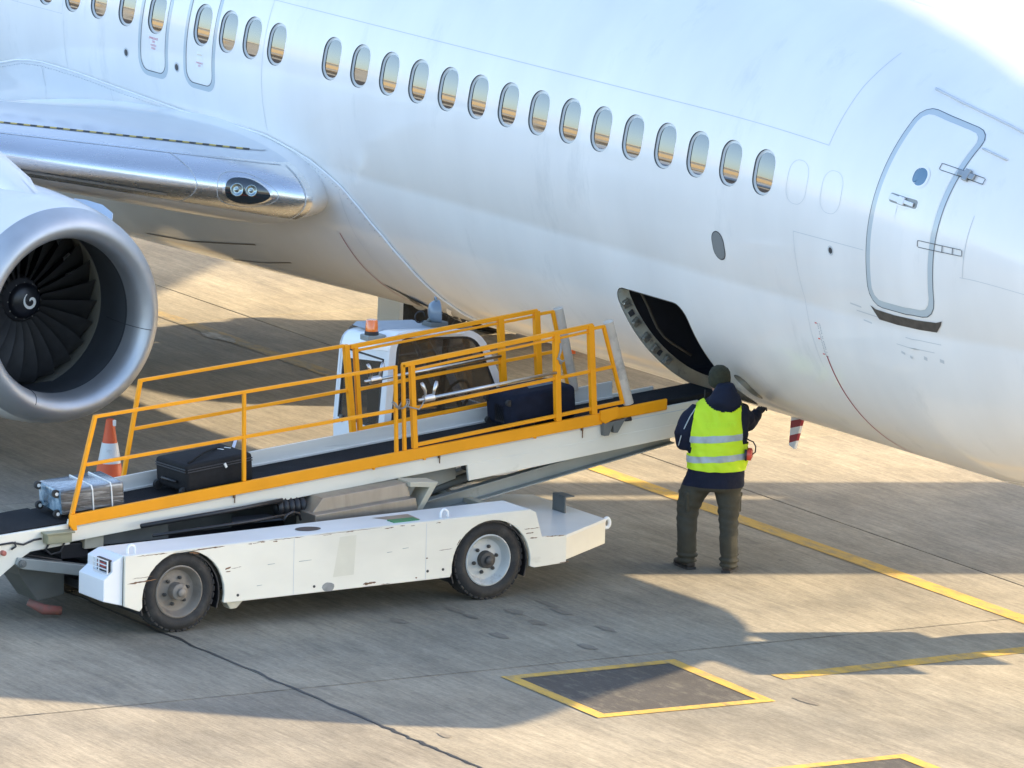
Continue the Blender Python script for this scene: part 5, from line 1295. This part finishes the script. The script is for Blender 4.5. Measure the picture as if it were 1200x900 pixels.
# black soft case
M_NYL = mat('black_nylon', (.014, .014, .015), .8, spec=.25, var=.2, scale=20, bump=.25, bscale=180)
r2, s2 = soft_case('suitcase', 'black soft-sided suitcase lying flat on the conveyor belt', 5.21, -6.11, .66, .50, .245, .05, M_NYL, rnd=.035)
for h in (.215, .235):
    mb = MB(); P = [cpt(5.21, dx, l, h+.0, -6.11, .05) for dx, l in ((.252, -.32), (.252, .32))]; mb.tube(P, .006, 6); P = [cpt(5.21, dx, l, h, -6.11, .05) for dx, l in ((.23, -.332), (-.23, -.332))]; mb.tube(P, .006, 6); obj('zip_piping', mb, M_BLACK, r2)
mb = MB(); mb.tube([cpt(5.21, .20-.3*i/10, -.28+.05*i, .283+.02*math.sin(PI*i/10), -6.11, .05) for i in range(11)], .010, 8); obj('carry_strap', mb, M_NYL, r2, smooth=True)
mb = MB(); mb.tube([cpt(5.21, .10, -.34, .12, -6.11, .05), cpt(5.21, .10, -.36, .125, -6.11, .05), cpt(5.21, -.10, -.36, .125, -6.11, .05), cpt(5.21, -.10, -.34, .12, -6.11, .05)], .012, 8); obj('end_handle', mb, M_BLACK, r2, smooth=True)
for dx in (-.21, .19): cwheel(r2, 5.21, dx, -.335, .045, -6.11, .05, .04, M_BLACK)
mb = MB(); mb.bar(cpt(5.21, .262, .04, .235, -6.11, .05), cpt(5.21, .262, .055, .20, -6.11, .05), .012, .02); obj('zip_tag', mb, M_WHITEP, r2)
mb = MB(); mb.bar(cpt(5.21, -.05, .33, .27, -6.11, .05), cpt(5.21, -.08, .38, .33, -6.11, .05), .03, .003, (1, 0, 0)); obj('luggage_tag', mb, mat('tag_blue_white', (.45, .55, .75), .5), r2)
for l in (.18, .25):
    mb = MB(); mb.bar(cpt(5.21, -.06, l, .2835, -6.11, .05), cpt(5.21, .0, l+.02, .2835, -6.11, .05), .014, .004); obj('label_strip', mb, M_WHITEP, r2)
# navy hard case in a fabric cover
M_NAVYC = mat('navy_cover', (.009, .012, .024), .85, spec=.2, var=.2, scale=14, bump=.2, bscale=140)
r3, s3 = soft_case('suitcase', 'navy fabric covered suitcase near the front posts of the loader', 5.23, -2.9, .66, .46, .30, .03, M_NAVYC, rnd=.06)
mb = MB(); case_box(mb, 5.23-.10, 5.23+.10, -.33, -.25, .06, .26, -2.9, .03); obj('handle_panel', mb, M_BLACK, r3, bevel=.03, segs=3)
mb = MB(); case_box(mb, 5.23+.05, 5.23+.228, -.27, -.10, .04, .29, -2.9, .03); obj('side_flap', mb, mat('flap_black', (.02, .021, .024), .45), r3, bevel=.025, segs=3)
mb = MB(); mb.add([cpt(5.23, -.12, .02, .338, -2.9, .03), cpt(5.23, .07, -.06, .338, -2.9, .03), cpt(5.23, .07, .20, .338, -2.9, .03), cpt(5.23, -.12, .24, .338, -2.9, .03)], [(0, 1, 2, 3)]); obj('printed_panel', mb, mat('panel_slate', (.075, .11, .13), .6, var=.3, scale=40), r3)
for dx in (-.17, .17):
    for h in (.07, .27): cwheel(r3, 5.23, dx, -.335, h, -2.9, .03, .028, M_BLACK)
# plastic wrapped case
M_WRAP = mat('plastic_wrap', (.20, .225, .24), .22, coat=.8, coat_rough=.12, var=.55, scale=7, stretch=(2, 1, 3), dirt=(.58, .63, .66), dirt_amt=.42, dirt_scale=5, bump=.9, bscale=22)
M_WRAPB = mat('plastic_wrap_end', (.10, .19, .27), .2, coat=.8, coat_rough=.1, var=.6, scale=6, dirt=(.60, .70, .76), dirt_amt=.55, dirt_scale=6, bump=.9, bscale=18)
M_WRAPS = mat('plastic_wrap_side', (.075, .07, .065), .22, coat=.9, coat_rough=.1, var=.5, scale=10, stretch=(1, .3, 4), dirt=(.50, .50, .48), dirt_amt=.50, dirt_scale=9, bump=.9, bscale=24)
r1 = empty('suitcase', (5.20, -7.28, belt_z(-7.28)), 'plastic-wrapped suitcase with white straps at the low end of the belt', 'suitcase')
mb = MB(); case_box(mb, 5.20-.24, 5.20+.24, -.29, .29, .035, .25, -7.28, -.10)
mb.m = [2, 0, 1, 2, 0, 2]; sh = obj('shell', mb, [M_WRAP, M_WRAPB, M_WRAPS], r1, bevel=.03, segs=4)
for p in sh.data.polygons: p.use_smooth = True
for l in (.0, .17):
    mb = MB(); mb.tube([cpt(5.20, dx, l, h, -7.28, -.10) for dx, h in ((.244, .03), (.245, .22), (.225, .252), (-.225, .252), (-.245, .22))], .007, 6); obj('strap', mb, M_WHITEP, r1)
for dx in (-.19, .19):
    for h in (.05, .22): cwheel(r1, 5.20, dx, -.305, h, -7.28, -.10, .034, M_WHITEP)

# ------------------------------------------------------------------ traffic cone
cone = empty('traffic_cone', (1.45, -4.92, 0), 'orange traffic cone with a white band under the engine', 'traffic cone')
M_CONE = mat('cone_orange', (.62, .085, .018), .5, var=.06, scale=8, dirt=(.35, .10, .05), dirt_amt=.2)
def cr_(z): return .155-.185*(z-.03)/.9 if z < .75 else .03
mb = MB(); mb.box((1.45-.2, -4.92-.2, 0), (1.45+.2, -4.92+.2, .035)); obj('base', mb, M_CONE, cone, bevel=.012)
pr = [(.03, .165), (.05, .158), (.40, .095), (.402, .092), (.54, .0665), (.542, .066), (.70, .042), (.745, .036), (.75, .028), (.75, .0)]
mb = MB(); mb.lathe(pr, (1.45, -4.92, 0), 'z', 36); obj('body', mb, M_CONE, cone, autos=40)
mb = MB(); mb.lathe([(.36, .1035), (.54, .0705)], (1.45, -4.92, 0), 'z', 36); obj('reflective_band', mb, mat('band_white', (.62, .62, .60), .4, dirt=(.3, .28, .26), dirt_amt=.3, dirt_scale=12), cone, smooth=True)
mb = MB(); mb.box((1.45+.012, -4.92+.005, .69), (1.45+.042, -4.92+.038, .742)); obj('tip_sticker', mb, M_WHITEP, cone)

# ------------------------------------------------------------------ orange dolly below the far wing
dol = empty('equipment_dolly', (-3.65, 3.3, 0), 'orange metal dolly standing on the apron behind the belly', 'dolly')
M_DOR = mat('dolly_orange', (.62, .12, .03), .5, var=.15, scale=5, dirt=(.16, .07, .03), dirt_amt=.3)
mb = MB(); mb.box((-4.05, 2.72, .16), (-3.25, 3.9, .22)); obj('platform', mb, M_DOR, dol, bevel=.01)
for x in (-4.0, -3.3):
    for y in (2.77, 3.3, 3.85):
        mb = MB(); mb.bar((x, y, .20), (x, y, .42), .04, .04); obj('stake', mb, M_DOR, dol)
    mb = MB(); mb.bar((x, 2.77, .41), (x, 3.85, .41), .03, .04); obj('side_bar', mb, M_DOR, dol)
for x in (-3.95, -3.35):
    for y in (2.9, 3.7):
        mb = MB(); mb.lathe(tyre_prof(.09, .06, .04), (x, y, .09), 'x', 24); obj('dolly_wheel', mb, M_RUB, dol, autos=40)
mb = MB(); mb.bar((-3.3, 2.9, .17), (-2.9, 2.70, .06), .04, .04); obj('tow_bar', mb, M_DOR, dol)

# ------------------------------------------------------------------ ramp worker
BX, BY = 6.22, -1.70
Fd = Vector((-.78, .626, 0)).normalized(); Rd = Vector((Fd.y, -Fd.x, 0))
def wp(r, f, z): return Vector((BX, BY, 0)) + Rd*r + Fd*f + Vector((0, 0, z))
person = empty('person', (BX, BY, 0), 'worker in yellow high-visibility vest, navy jacket and olive cap reaching up to the belly', 'person')
def ell(r, f, z, rx, ry, n=20, tilt=0.):
    return [wp(r+rx*math.cos(2*PI*k/n), f+ry*math.sin(2*PI*k/n), z+tilt*ry*math.sin(2*PI*k/n)) for k in range(n)]
def limb(mb, pts, n=16):
    mb.tube([wp(*p[:3]) for p in pts], [p[3] for p in pts], n)
def remesh(mb, voxel, name, smooth_it=6):
    me = bpy.data.meshes.new(name); me.from_pydata([tuple(p) for p in mb.v], [], mb.f); bm = bmesh.new(); bm.from_mesh(me); bmesh.ops.recalc_face_normals(bm, faces=bm.faces); bm.to_mesh(me); bm.free()
    o = bpy.data.objects.new(name, me); C.objects.link(o); md = o.modifiers.new('r', 'REMESH'); md.mode = 'VOXEL'; md.voxel_size = voxel
    m2 = o.modifiers.new('s', 'SMOOTH'); m2.factor = .5; m2.iterations = smooth_it
    bpy.context.view_layer.update(); out = bpy.data.meshes.new_from_object(o.evaluated_get(bpy.context.evaluated_depsgraph_get())); bpy.data.objects.remove(o); return out
M_TROU = mat('olive_trousers', (.040, .038, .026), .85, var=.18, scale=9, bump=.3, bscale=30)
M_JACK = mat('navy_jacket', (.006, .010, .026), .75, spec=.25, var=.2, scale=8, bump=.35, bscale=26)
M_SHOE = mat('brown_boots', (.035, .027, .021), .65, var=.3, scale=20)
M_VEST = mat('hi_vis_yellow', (.54, .76, .012), .65, var=.07, scale=5, bump=.25, bscale=14)
M_SILV = mat('reflective_tape', (.36, .41, .42), .45, var=.15, scale=12, bump=.2, bscale=30)
M_BEAN = mat('olive_cap', (.028, .029, .014), .9, var=.2, scale=40, bump=.5, bscale=120)
M_SKIN = mat('skin', (.46, .26, .19), .5, var=.06, scale=12)
M_PIPE = mat('piping_grey', (.40, .45, .48), .4)
mb = MB()
# legs
limb(mb, [(-.19, .02, .05, .078), (-.19, .01, .12, .086), (-.195, -.015, .30, .086), (-.20, .03, .48, .094), (-.175, .05, .62, .115), (-.10, .03, .78, .13), (-.07, .02, .88, .12)])
limb(mb, [(.18, -.05, .05, .074), (.18, -.05, .12, .082), (.17, -.06, .30, .080), (.165, -.02, .48, .086), (.155, .01, .62, .108), (.135, .02, .78, .125), (.11, .02, .88, .12)])
# torso
T = [(.035, .02, .70, .215, .145), (.035, .02, .74, .250, .168), (.04, .02, .86, .246, .17), (.045, .02, 1.00, .246, .168), (.05, .035, 1.15, .252, .172), (.05, .055, 1.28, .256, .165), (.05, .075, 1.37, .240, .15), (.05, .09, 1.435, .185, .125), (.055, .105, 1.48, .115, .10), (.06, .12, 1.53, .062, .065)]
mb.loft([ell(*t, n=24) for t in T])
# arms
limb(mb, [(-.115, .075, 1.37, .095), (-.20, .06, 1.28, .096), (-.245, .03, 1.17, .092), (-.24, .04, 1.10, .084), (-.215, .14, 1.095, .072), (-.18, .27, 1.12, .055), (-.165, .33, 1.135, .048)])
limb(mb, [(.215, .085, 1.36, .088), (.265, .18, 1.30, .082), (.275, .30, 1.235, .072), (.295, .42, 1.245, .064), (.32, .52, 1.265, .054), (.335, .56, 1.275, .047)])
# hood lying on the shoulders
mb.loft([ell(.10, .03, z, rx*1.06, ry*1.05, 20) for z, rx, ry in ((1.38, .08, .05), (1.41, .125, .095), (1.46, .138, .115), (1.51, .125, .11), (1.555, .098, .095), (1.60, .080, .085), (1.63, .06, .06))])
bme = remesh(mb, .013, 'person_body', 7)
# cloth folds
for v in bme.vertices:
    p = v.co; r_ = (p-Vector((BX, BY, 0))).dot(Rd)
    k = .010 if p.z > .73 else .011
    f_ = noise.noise((p.x*7, p.y*7, p.z*16)) + .6*noise.noise((p.x*14+3, p.y*14, p.z*30))
    if p.z < .16: f_ += 1.1*math.sin(p.z*120+r_*6)
    if .38 < p.z < .58: f_ += .5*math.sin(p.z*85+r_*14)
    v.co = p + v.normal*f_*k*(0.6 if p.z > .16 else .8)
bme.update()
bo = bpy.data.objects.new('body', bme); C.objects.link(bo); bo.parent = person
bme.transform(Matrix.Translation(-Vector((BX, BY, 0))))
for m in (M_JACK, M_TROU): bme.materials.append(m)
bm = bmesh.new(); bm.from_mesh(bme)
bmesh.ops.bisect_plane(bm, geom=bm.verts[:]+bm.edges[:]+bm.faces[:], plane_co=(0, 0, .735), plane_no=(0, 0, 1))
for f in bm.faces: f.material_index = 1 if f.calc_center_median().z < .735 else 0; f.smooth = True
bm.to_mesh(bme)
# vest: shell over the trunk, cut at hem and arm holes
def local(p): return p.dot(Rd), p.dot(Fd), p.z
def shell(name, off, keep, cuts, m, parent):
    b2 = bm.copy(); b2.normal_update()
    for co, no in cuts: bmesh.ops.bisect_plane(b2, geom=b2.verts[:]+b2.edges[:]+b2.faces[:], plane_co=co, plane_no=no)
    bmesh.ops.delete(b2, geom=[f for f in b2.faces if not keep(*local(f.calc_center_median()))], context='FACES')
    b2.normal_update()
    for _ in range(3): bmesh.ops.smooth_vert(b2, verts=[v for v in b2.verts if not v.is_boundary], factor=.5, use_axis_x=True, use_axis_y=True, use_axis_z=True)
    b2.normal_update()
    for v in b2.verts:
        r_, f_, z_ = local(v.co)
        fold = .007*math.sin((z_*.9+r_*1.6)*34+2.5*noise.noise((r_*5, z_*5, 3)))*clamp(noise.noise((r_*6+4, z_*7, 1))+.35)
        v.co += v.normal*(off+fold+.004*noise.noise((r_*16, z_*20, 8)))
    me = bpy.data.meshes.new(name); b2.to_mesh(me); b2.free(); me.materials.append(m)
    for p in me.polygons: p.use_smooth = True
    o = bpy.data.objects.new(name, me); C.objects.link(o); o.parent = parent; return o
def pr_(r, f, z): return tuple(Rd*r+Fd*f+Vector((0, 0, z)))
ln = (Rd*-1.0+Vector((0, 0, .10))).normalized(); rn = (Rd*1.0+Vector((0, 0, .10))).normalized()
LP, RP = Vector(pr_(-.165, 0, 1.25)), Vector(pr_(.248, 0, 1.25))
hem = .885
def in_vest(r, f, z):
    p = Rd*r+Fd*f+Vector((0, 0, z))
    if z < hem: return False
    lim = 1.465 - .075*max(0, 1-((r-.09)/.16)**2) if f < .10 else 1.44
    if z > lim-.0: return False
    if z > 1.12:
        # arm holes: circles round each shoulder
        if (p-LP).dot(ln) > 0 or (p-RP).dot(rn) > 0: return False
    else:
        if r < -.205 or (f > .15 and abs(r-.04) > .19) or r > .30: return False
        if r < -.165 and (f > -.005 or z > 1.02) and z > .99 : return False
    return True
vest = shell('vest', .017, in_vest, [((0, 0, hem), (0, 0, 1)), (tuple(LP), tuple(ln)), (tuple(RP), tuple(rn)), ((0, 0, 1.12), (0, 0, 1))], M_VEST, person)
for z0, z1 in ((1.135, 1.19), (.965, 1.02)):
    sl_ = Vector((0, 0, 1))+Rd*-.10; sl_.normalize()
    def keep(r, f, z, z0=z0, z1=z1):
        zz = z - .10*(r-.04)
        return in_vest(r, f, z) and z0 < zz < z1
    cuts = [((0, 0, hem), (0, 0, 1)), (tuple(LP), tuple(ln)), (tuple(RP), tuple(rn)), ((0, 0, 1.12), (0, 0, 1))]
    for zc_ in (z0, z1): cuts.append((pr_(.04, 0, zc_), tuple(sl_)))
    shell('reflective_stripe', .0195, keep, cuts, M_SILV, vest)
# lettering across the back
cu_ = bpy.data.curves.new('t', 'FONT'); cu_.body = 'SECURITY'; cu_.size = .062; cu_.align_x = 'CENTER'; cu_.align_y = 'CENTER'; cu_.resolution_u = 3; cu_.space_character = 1.05
to = bpy.data.objects.new('t', cu_); C.objects.link(to); bpy.context.view_layer.update()
tme = bpy.data.meshes.new_from_object(to.evaluated_get(bpy.context.evaluated_depsgraph_get())); bpy.data.objects.remove(to)
vb = bmesh.new(); vb.from_mesh(vest.data); tree = BVHTree.FromBMesh(vb)
tb_ = bmesh.new(); tb_.from_mesh(tme); bmesh.ops.triangulate(tb_, faces=tb_.faces); bmesh.ops.subdivide_edges(tb_, edges=tb_.edges[:], cuts=1)
ok = True
for v in tb_.verts:
    r_, z_ = .075+v.co.x, 1.285+v.co.y+.06*v.co.x; o_ = Vector(pr_(r_, -1.0, z_)); h = tree.ray_cast(o_, Fd)
    v.co = (h[0]-Fd*.003) if h[0] is not None else Vector(pr_(r_, -.12, z_))
tb_.to_mesh(tme); tb_.free(); vb.free()
tme.materials.append(mat('vest_print', (.54, .80, .013), .6)); to = bpy.data.objects.new('lettering', tme); C.objects.link(to); to.parent = vest
bm.free()
# piping along the left sleeve
mb = MB(); mb.tube([wp(r, f, z) for r, f, z in ((-.15, -.020, 1.405), (-.195, -.028, 1.33), (-.235, -.045, 1.24), (-.265, -.050, 1.16), (-.285, -.038, 1.08))], .005, 6); obj('sleeve_piping', mb, M_PIPE, person, smooth=True)
# head, cap, boots, hands
mb = MB(); hc = (.065, .155, 1.60)
mb.loft([ell(.04, .155+df, z, rx, ry, 20) for z, rx, ry, df in ((1.485, .03, .04, .045), (1.50, .05, .07, .025), (1.54, .066, .090, .01), (1.60, .075, .10, .0), (1.66, .074, .098, -.005), (1.70, .06, .08, -.01), (1.725, .03, .04, -.01))])
mb.loft([ell(.04, .255, z, rx, ry, 10) for z, rx, ry in ((1.56, .008, .008), (1.575, .016, .022), (1.60, .012, .016), (1.63, .007, .008))])
for s_ in (-1, 1): mb.loft([ell(.04+s_*.077, .145, z, rx, ry, 10) for z, rx, ry in ((1.565, .006, .010), (1.59, .012, .020), (1.62, .012, .022), (1.635, .006, .010))])
mb.tube([wp(.058, .11, 1.44), wp(.062, .135, 1.52)], .055, 14)
hme = remesh(mb, .008, 'head', 4); hme.materials.append(M_SKIN)
for p in hme.polygons: p.use_smooth = True
hme.transform(Matrix.Translation(-Vector((BX, BY, 0)))); ho = bpy.data.objects.new('head', hme); C.objects.link(ho); ho.parent = person
for s_ in (-1, 1):
    mb = MB(); mb.lathe([(-.012, .002), (-.008, .009), (0, .012), (.008, .009), (.012, .002)], wp(.04+s_*.032, .242, 1.625), 'z', 12); obj('eye', mb, M_BLACK, ho, smooth=True)
mb = MB(); mb.tube([wp(.04+.022*t, .250-.01*t*t, 1.545) for t in (-1, -.5, 0, .5, 1)], .004, 6); obj('mouth', mb, mat('lip_pink', (.35, .12, .10), .5), ho, smooth=True)
mb = MB(); mb.loft([ell(.035, .145+df, z, rx, ry, 28, tl) for z, rx, ry, df, tl in ((1.60, .085, .105, .0, .30), (1.615, .094, .117, .0, .28), (1.65, .097, .120, -.002, .18), (1.70, .090, .110, -.004, .06), (1.735, .070, .085, -.005, 0), (1.755, .04, .05, -.005, 0), (1.76, .008, .01, -.005, 0))])
obj('knit_cap', mb, M_BEAN, person, smooth=True)
for r_, f_, yw in ((-.195, .05, .55), (.175, -.02, -.15)):
    mb = MB(); c_, s_ = math.cos(yw), math.sin(yw)
    def fp_(a, b, z): return wp(r_ + a*c_ - b*s_, f_ + a*s_ + b*c_, z)
    rings = []
    for b, wd, ht in ((-.095, .03, .05), (-.085, .042, .085), (-.04, .046, .10), (.02, .046, .105), (.08, .05, .085), (.14, .052, .066), (.175, .042, .055), (.195, .02, .035)):
        rings.append([fp_(wd*math.cos(t)*1.0, b, .006+ht*.5+ht*.5*math.sin(t) if True else 0) for t in [2*PI*k/14 for k in range(14)]])
    mb.loft(rings); obj('boot', mb, M_SHOE, person, smooth=True)
    mb = MB(); mb.prism([(0, 0)]*3, 'z', 0, .01) if False else None
    so_ = [fp_(a, b, 0) for a, b in ((-.04, -.10), (.04, -.10), (.048, 0), (.055, .12), (.035, .19), (0, .205), (-.035, .19), (-.055, .12), (-.048, 0))]
    mb = MB(); mb.loft([[Vector((p.x, p.y, .001)) for p in so_], [Vector((p.x, p.y, .022)) for p in so_]]); obj('sole', mb, M_BLACK, person)
M_GLOVE = mat('dark_glove', (.018, .018, .022), .7)
def hand(name, wr, dirv, upv, m):
    d = Vector(dirv).normalized(); u = Vector(upv).normalized(); s_ = d.cross(u).normalized(); W0 = wp(*wr); mb = MB()
    mb.loft([[W0 + d*t + s_*(wx*math.cos(2*PI*k/12)) + u*(wy*math.sin(2*PI*k/12)) for k in range(12)] for t, wx, wy in ((-.03, .026, .022), (0, .03, .02), (.04, .042, .018), (.08, .044, .016), (.095, .040, .013))])
    for i, (off, ln_) in enumerate(((-.032, .062), (-.011, .075), (.011, .070), (.031, .055))):
        b = W0 + d*.09 + s_*off; mb.tube([b, b+d*ln_*.45-u*.006, b+d*ln_*.75-u*.022, b+d*ln_*.9-u*.042], [.0095, .009, .0085, .006], 8)
    b = W0 + d*.03 - s_*.038; mb.tube([b, b+d*.03-s_*.02-u*.01, b+d*.06-s_*.024-u*.02], [.012, .011, .008], 8)
    o = obj(name, mb, m, person, smooth=True); return o
hand('hand', (-.16, .35, 1.14), Fd*.9+Vector((0, 0, .15)), Vector((0, 0, 1)), M_SKIN)
hand('hand', (.34, .58, 1.28), Fd*.9+Rd*.2+Vector((0, 0, .25)), Vector((0, 0, 1))-Fd*.3, M_GLOVE)
# cargo pockets
for r_, f_, z_ in ((-.245, -.02, .61), (.232, -.02, .61)):
    mb = MB(); s_ = -1 if r_ < 0 else 1
    p0 = wp(r_, f_, z_); n_ = Rd*s_*.8-Fd*.5; n_.normalize(); t_ = n_.cross(Vector((0, 0, 1)))
    for (h0, h1, dep, wd) in ((-.10, .05, -.006, .075), (.035, .075, .0, .08)):
        vs_ = [p0+t_*a+Vector((0, 0, b))+n_*c_ for c_ in (-.04, dep) for a, b in ((-wd, h0), (wd, h0), (wd, h1), (-wd, h1))]
        mb.add(vs_, [(0,3,2,1),(4,5,6,7),(0,1,5,4),(1,2,6,5),(2,3,7,6),(3,0,4,7)])
    obj('cargo_pocket', mb, M_TROU, person, bevel=.012, segs=3)
# radio clipped on the left shoulder side, and ear defenders hanging at the right hip
mb = MB(); p0 = wp(-.11, .20, 1.36); mb.bar(p0+Vector((0, 0, -.08)), p0+Vector((0, 0, .06)), .05, .03, tuple(Fd)); mb.tube([p0+Vector((0, 0, .05))+Rd*.015, p0+Vector((0, 0, .17))+Rd*.02], .007, 8); obj('handheld_radio', mb, M_BLACK, person, bevel=.005)
ear = empty('ear_defenders', wp(.325, -.03, 1.0), 'red ear defenders hanging at the side of the yellow vest', 'ear defenders')
for k, (df, mm) in enumerate(((-.045, None), (.045, None))):
    c_ = wp(.325, -.03+df, 1.03); mb = MB(); rg = []
    for t, q in ((-.028, .6), (-.022, .92), (0, 1.0), (.016, .95), (.024, .7), (.026, .1)):
        rg.append([c_ + Rd*t + Fd*(.034*q*math.cos(2*PI*j/20)) + Vector((0, 0, .048*q*math.sin(2*PI*j/20))) for j in range(20)])
    mb.loft(rg); cup = obj('ear_cup', mb, mat('cup_red', (.62, .06, .03), .35, coat=.4), ear, smooth=True)
    mb = MB(); rg = [[c_ - Rd*t + Fd*(.036*math.cos(2*PI*j/20)) + Vector((0, 0, .05*math.sin(2*PI*j/20))) for j in range(20)] for t in (.016, .034)]; mb.loft(rg); obj('cushion', mb, M_BLACK, cup)
mb = MB(); P = [wp(.35, -.03, 1.03), wp(.375, -.03, 1.05), wp(.378, -.03, 1.10), wp(.355, -.03, 1.14), wp(.32, -.02, 1.15), wp(.285, -.02, 1.17)]; mb.tube(P, .006, 8); obj('headband', mb, M_BLACK, ear, smooth=True)

# ------------------------------------------------------------------ beyond the picture: what shades and mirrors in it
hS = Vector((.42, .907, 0)).normalized(); nS = Vector((hS.y, -hS.x, 0))
def sunbox(mb, n0, n1, t0, t1, z0, z1):
    vs_ = [nS*a+hS*b+Vector((0, 0, z)) for z in (z0, z1) for a, b in ((n0, t0), (n1, t0), (n1, t1), (n0, t1))]
    mb.add(vs_, [(0,3,2,1),(4,5,6,7),(0,1,5,4),(1,2,6,5),(2,3,7,6),(3,0,4,7)])
bc = nS*4.5+hS*16
bridge = empty('shade_bridge', (bc.x, bc.y, 0), 'unseen boarding bridge blocks shaped to cast shade under the airliner', 'boarding bridge')  # added out of view, sized for the shadow band on the apron
M_BR = mat('bridge_grey', (.42, .43, .44), .6, var=.05, scale=1)
mb = MB(); sunbox(mb, 3.28, 6.56, 15, 19, .35, 8.2); obj('cabin', mb, M_BR, bridge, bevel=.03)  # tall block, raised to lengthen the cast shadow
mb = MB(); sunbox(mb, 2.49, 3.12, 15.4, 18.6, .2, 8.4); obj('shade_column', mb, M_BR, bridge, bevel=.03)  # stands apart so a lit slit stays in the shadow
mb = MB(); sunbox(mb, 3.0, 6.4, 19, 40, 2.6, 5.4); obj('tunnel', mb, M_BR, bridge, bevel=.03)
mb = MB(); sunbox(mb, 3.3, 6.5, 15.4, 18.6, .02, .36); obj('bogie', mb, M_RUB, bridge, bevel=.05)
mb = MB(); sunbox(mb, 3.1, 3.3, 15.6, 18.4, 4.3, 4.7); obj('hanger', mb, M_BR, bridge)
mb = MB(); sunbox(mb, 4.2, 5.2, 39, 40.2, .0, 2.6); obj('rotunda_leg', mb, M_BR, bridge)
# unseen terminal across the apron, added for the cabin windows to mirror
def far_building(cx, cy, ang, w_, h_, d_, label, name, m_wall, nwin):
    b = empty(name, (cx, cy, 0), label, 'building'); c_, s_ = math.cos(ang), math.sin(ang)
    def B(x0, x1, y0, y1, z0, z1):
        mb = MB(); vs_ = [Vector((cx+x*c_-y*s_, cy+x*s_+y*c_, z)) for z in (z0, z1) for x, y in ((x0, y0), (x1, y0), (x1, y1), (x0, y1))]
        return mb.add(vs_, [(0,3,2,1),(4,5,6,7),(0,1,5,4),(1,2,6,5),(2,3,7,6),(3,0,4,7)])
    obj('wall', B(-w_/2, w_/2, 0, d_, 0, h_), m_wall, b)
    rf = obj('roof', B(-w_/2-.6, w_/2+.6, -.8, d_+.8, h_, h_+.7), M_GREYP, b)
    for k in range(nwin):
        x = -w_/2+(k+.5)*w_/nwin
        for z0, z1 in ((h_*.12, h_*.40), (h_*.55, h_*.85)):
            obj('window', B(x-w_/nwin*.42, x+w_/nwin*.42, -.12, .1, z0, z1), M_PANE, b)
    return b
far_building(-118, -92, rad(140), 150, 9, 30, 'long low terminal, unseen, added for the cabin windows to mirror', 'mirrored_terminal', mat('wall_grey', (.20, .225, .26), .7), 18)
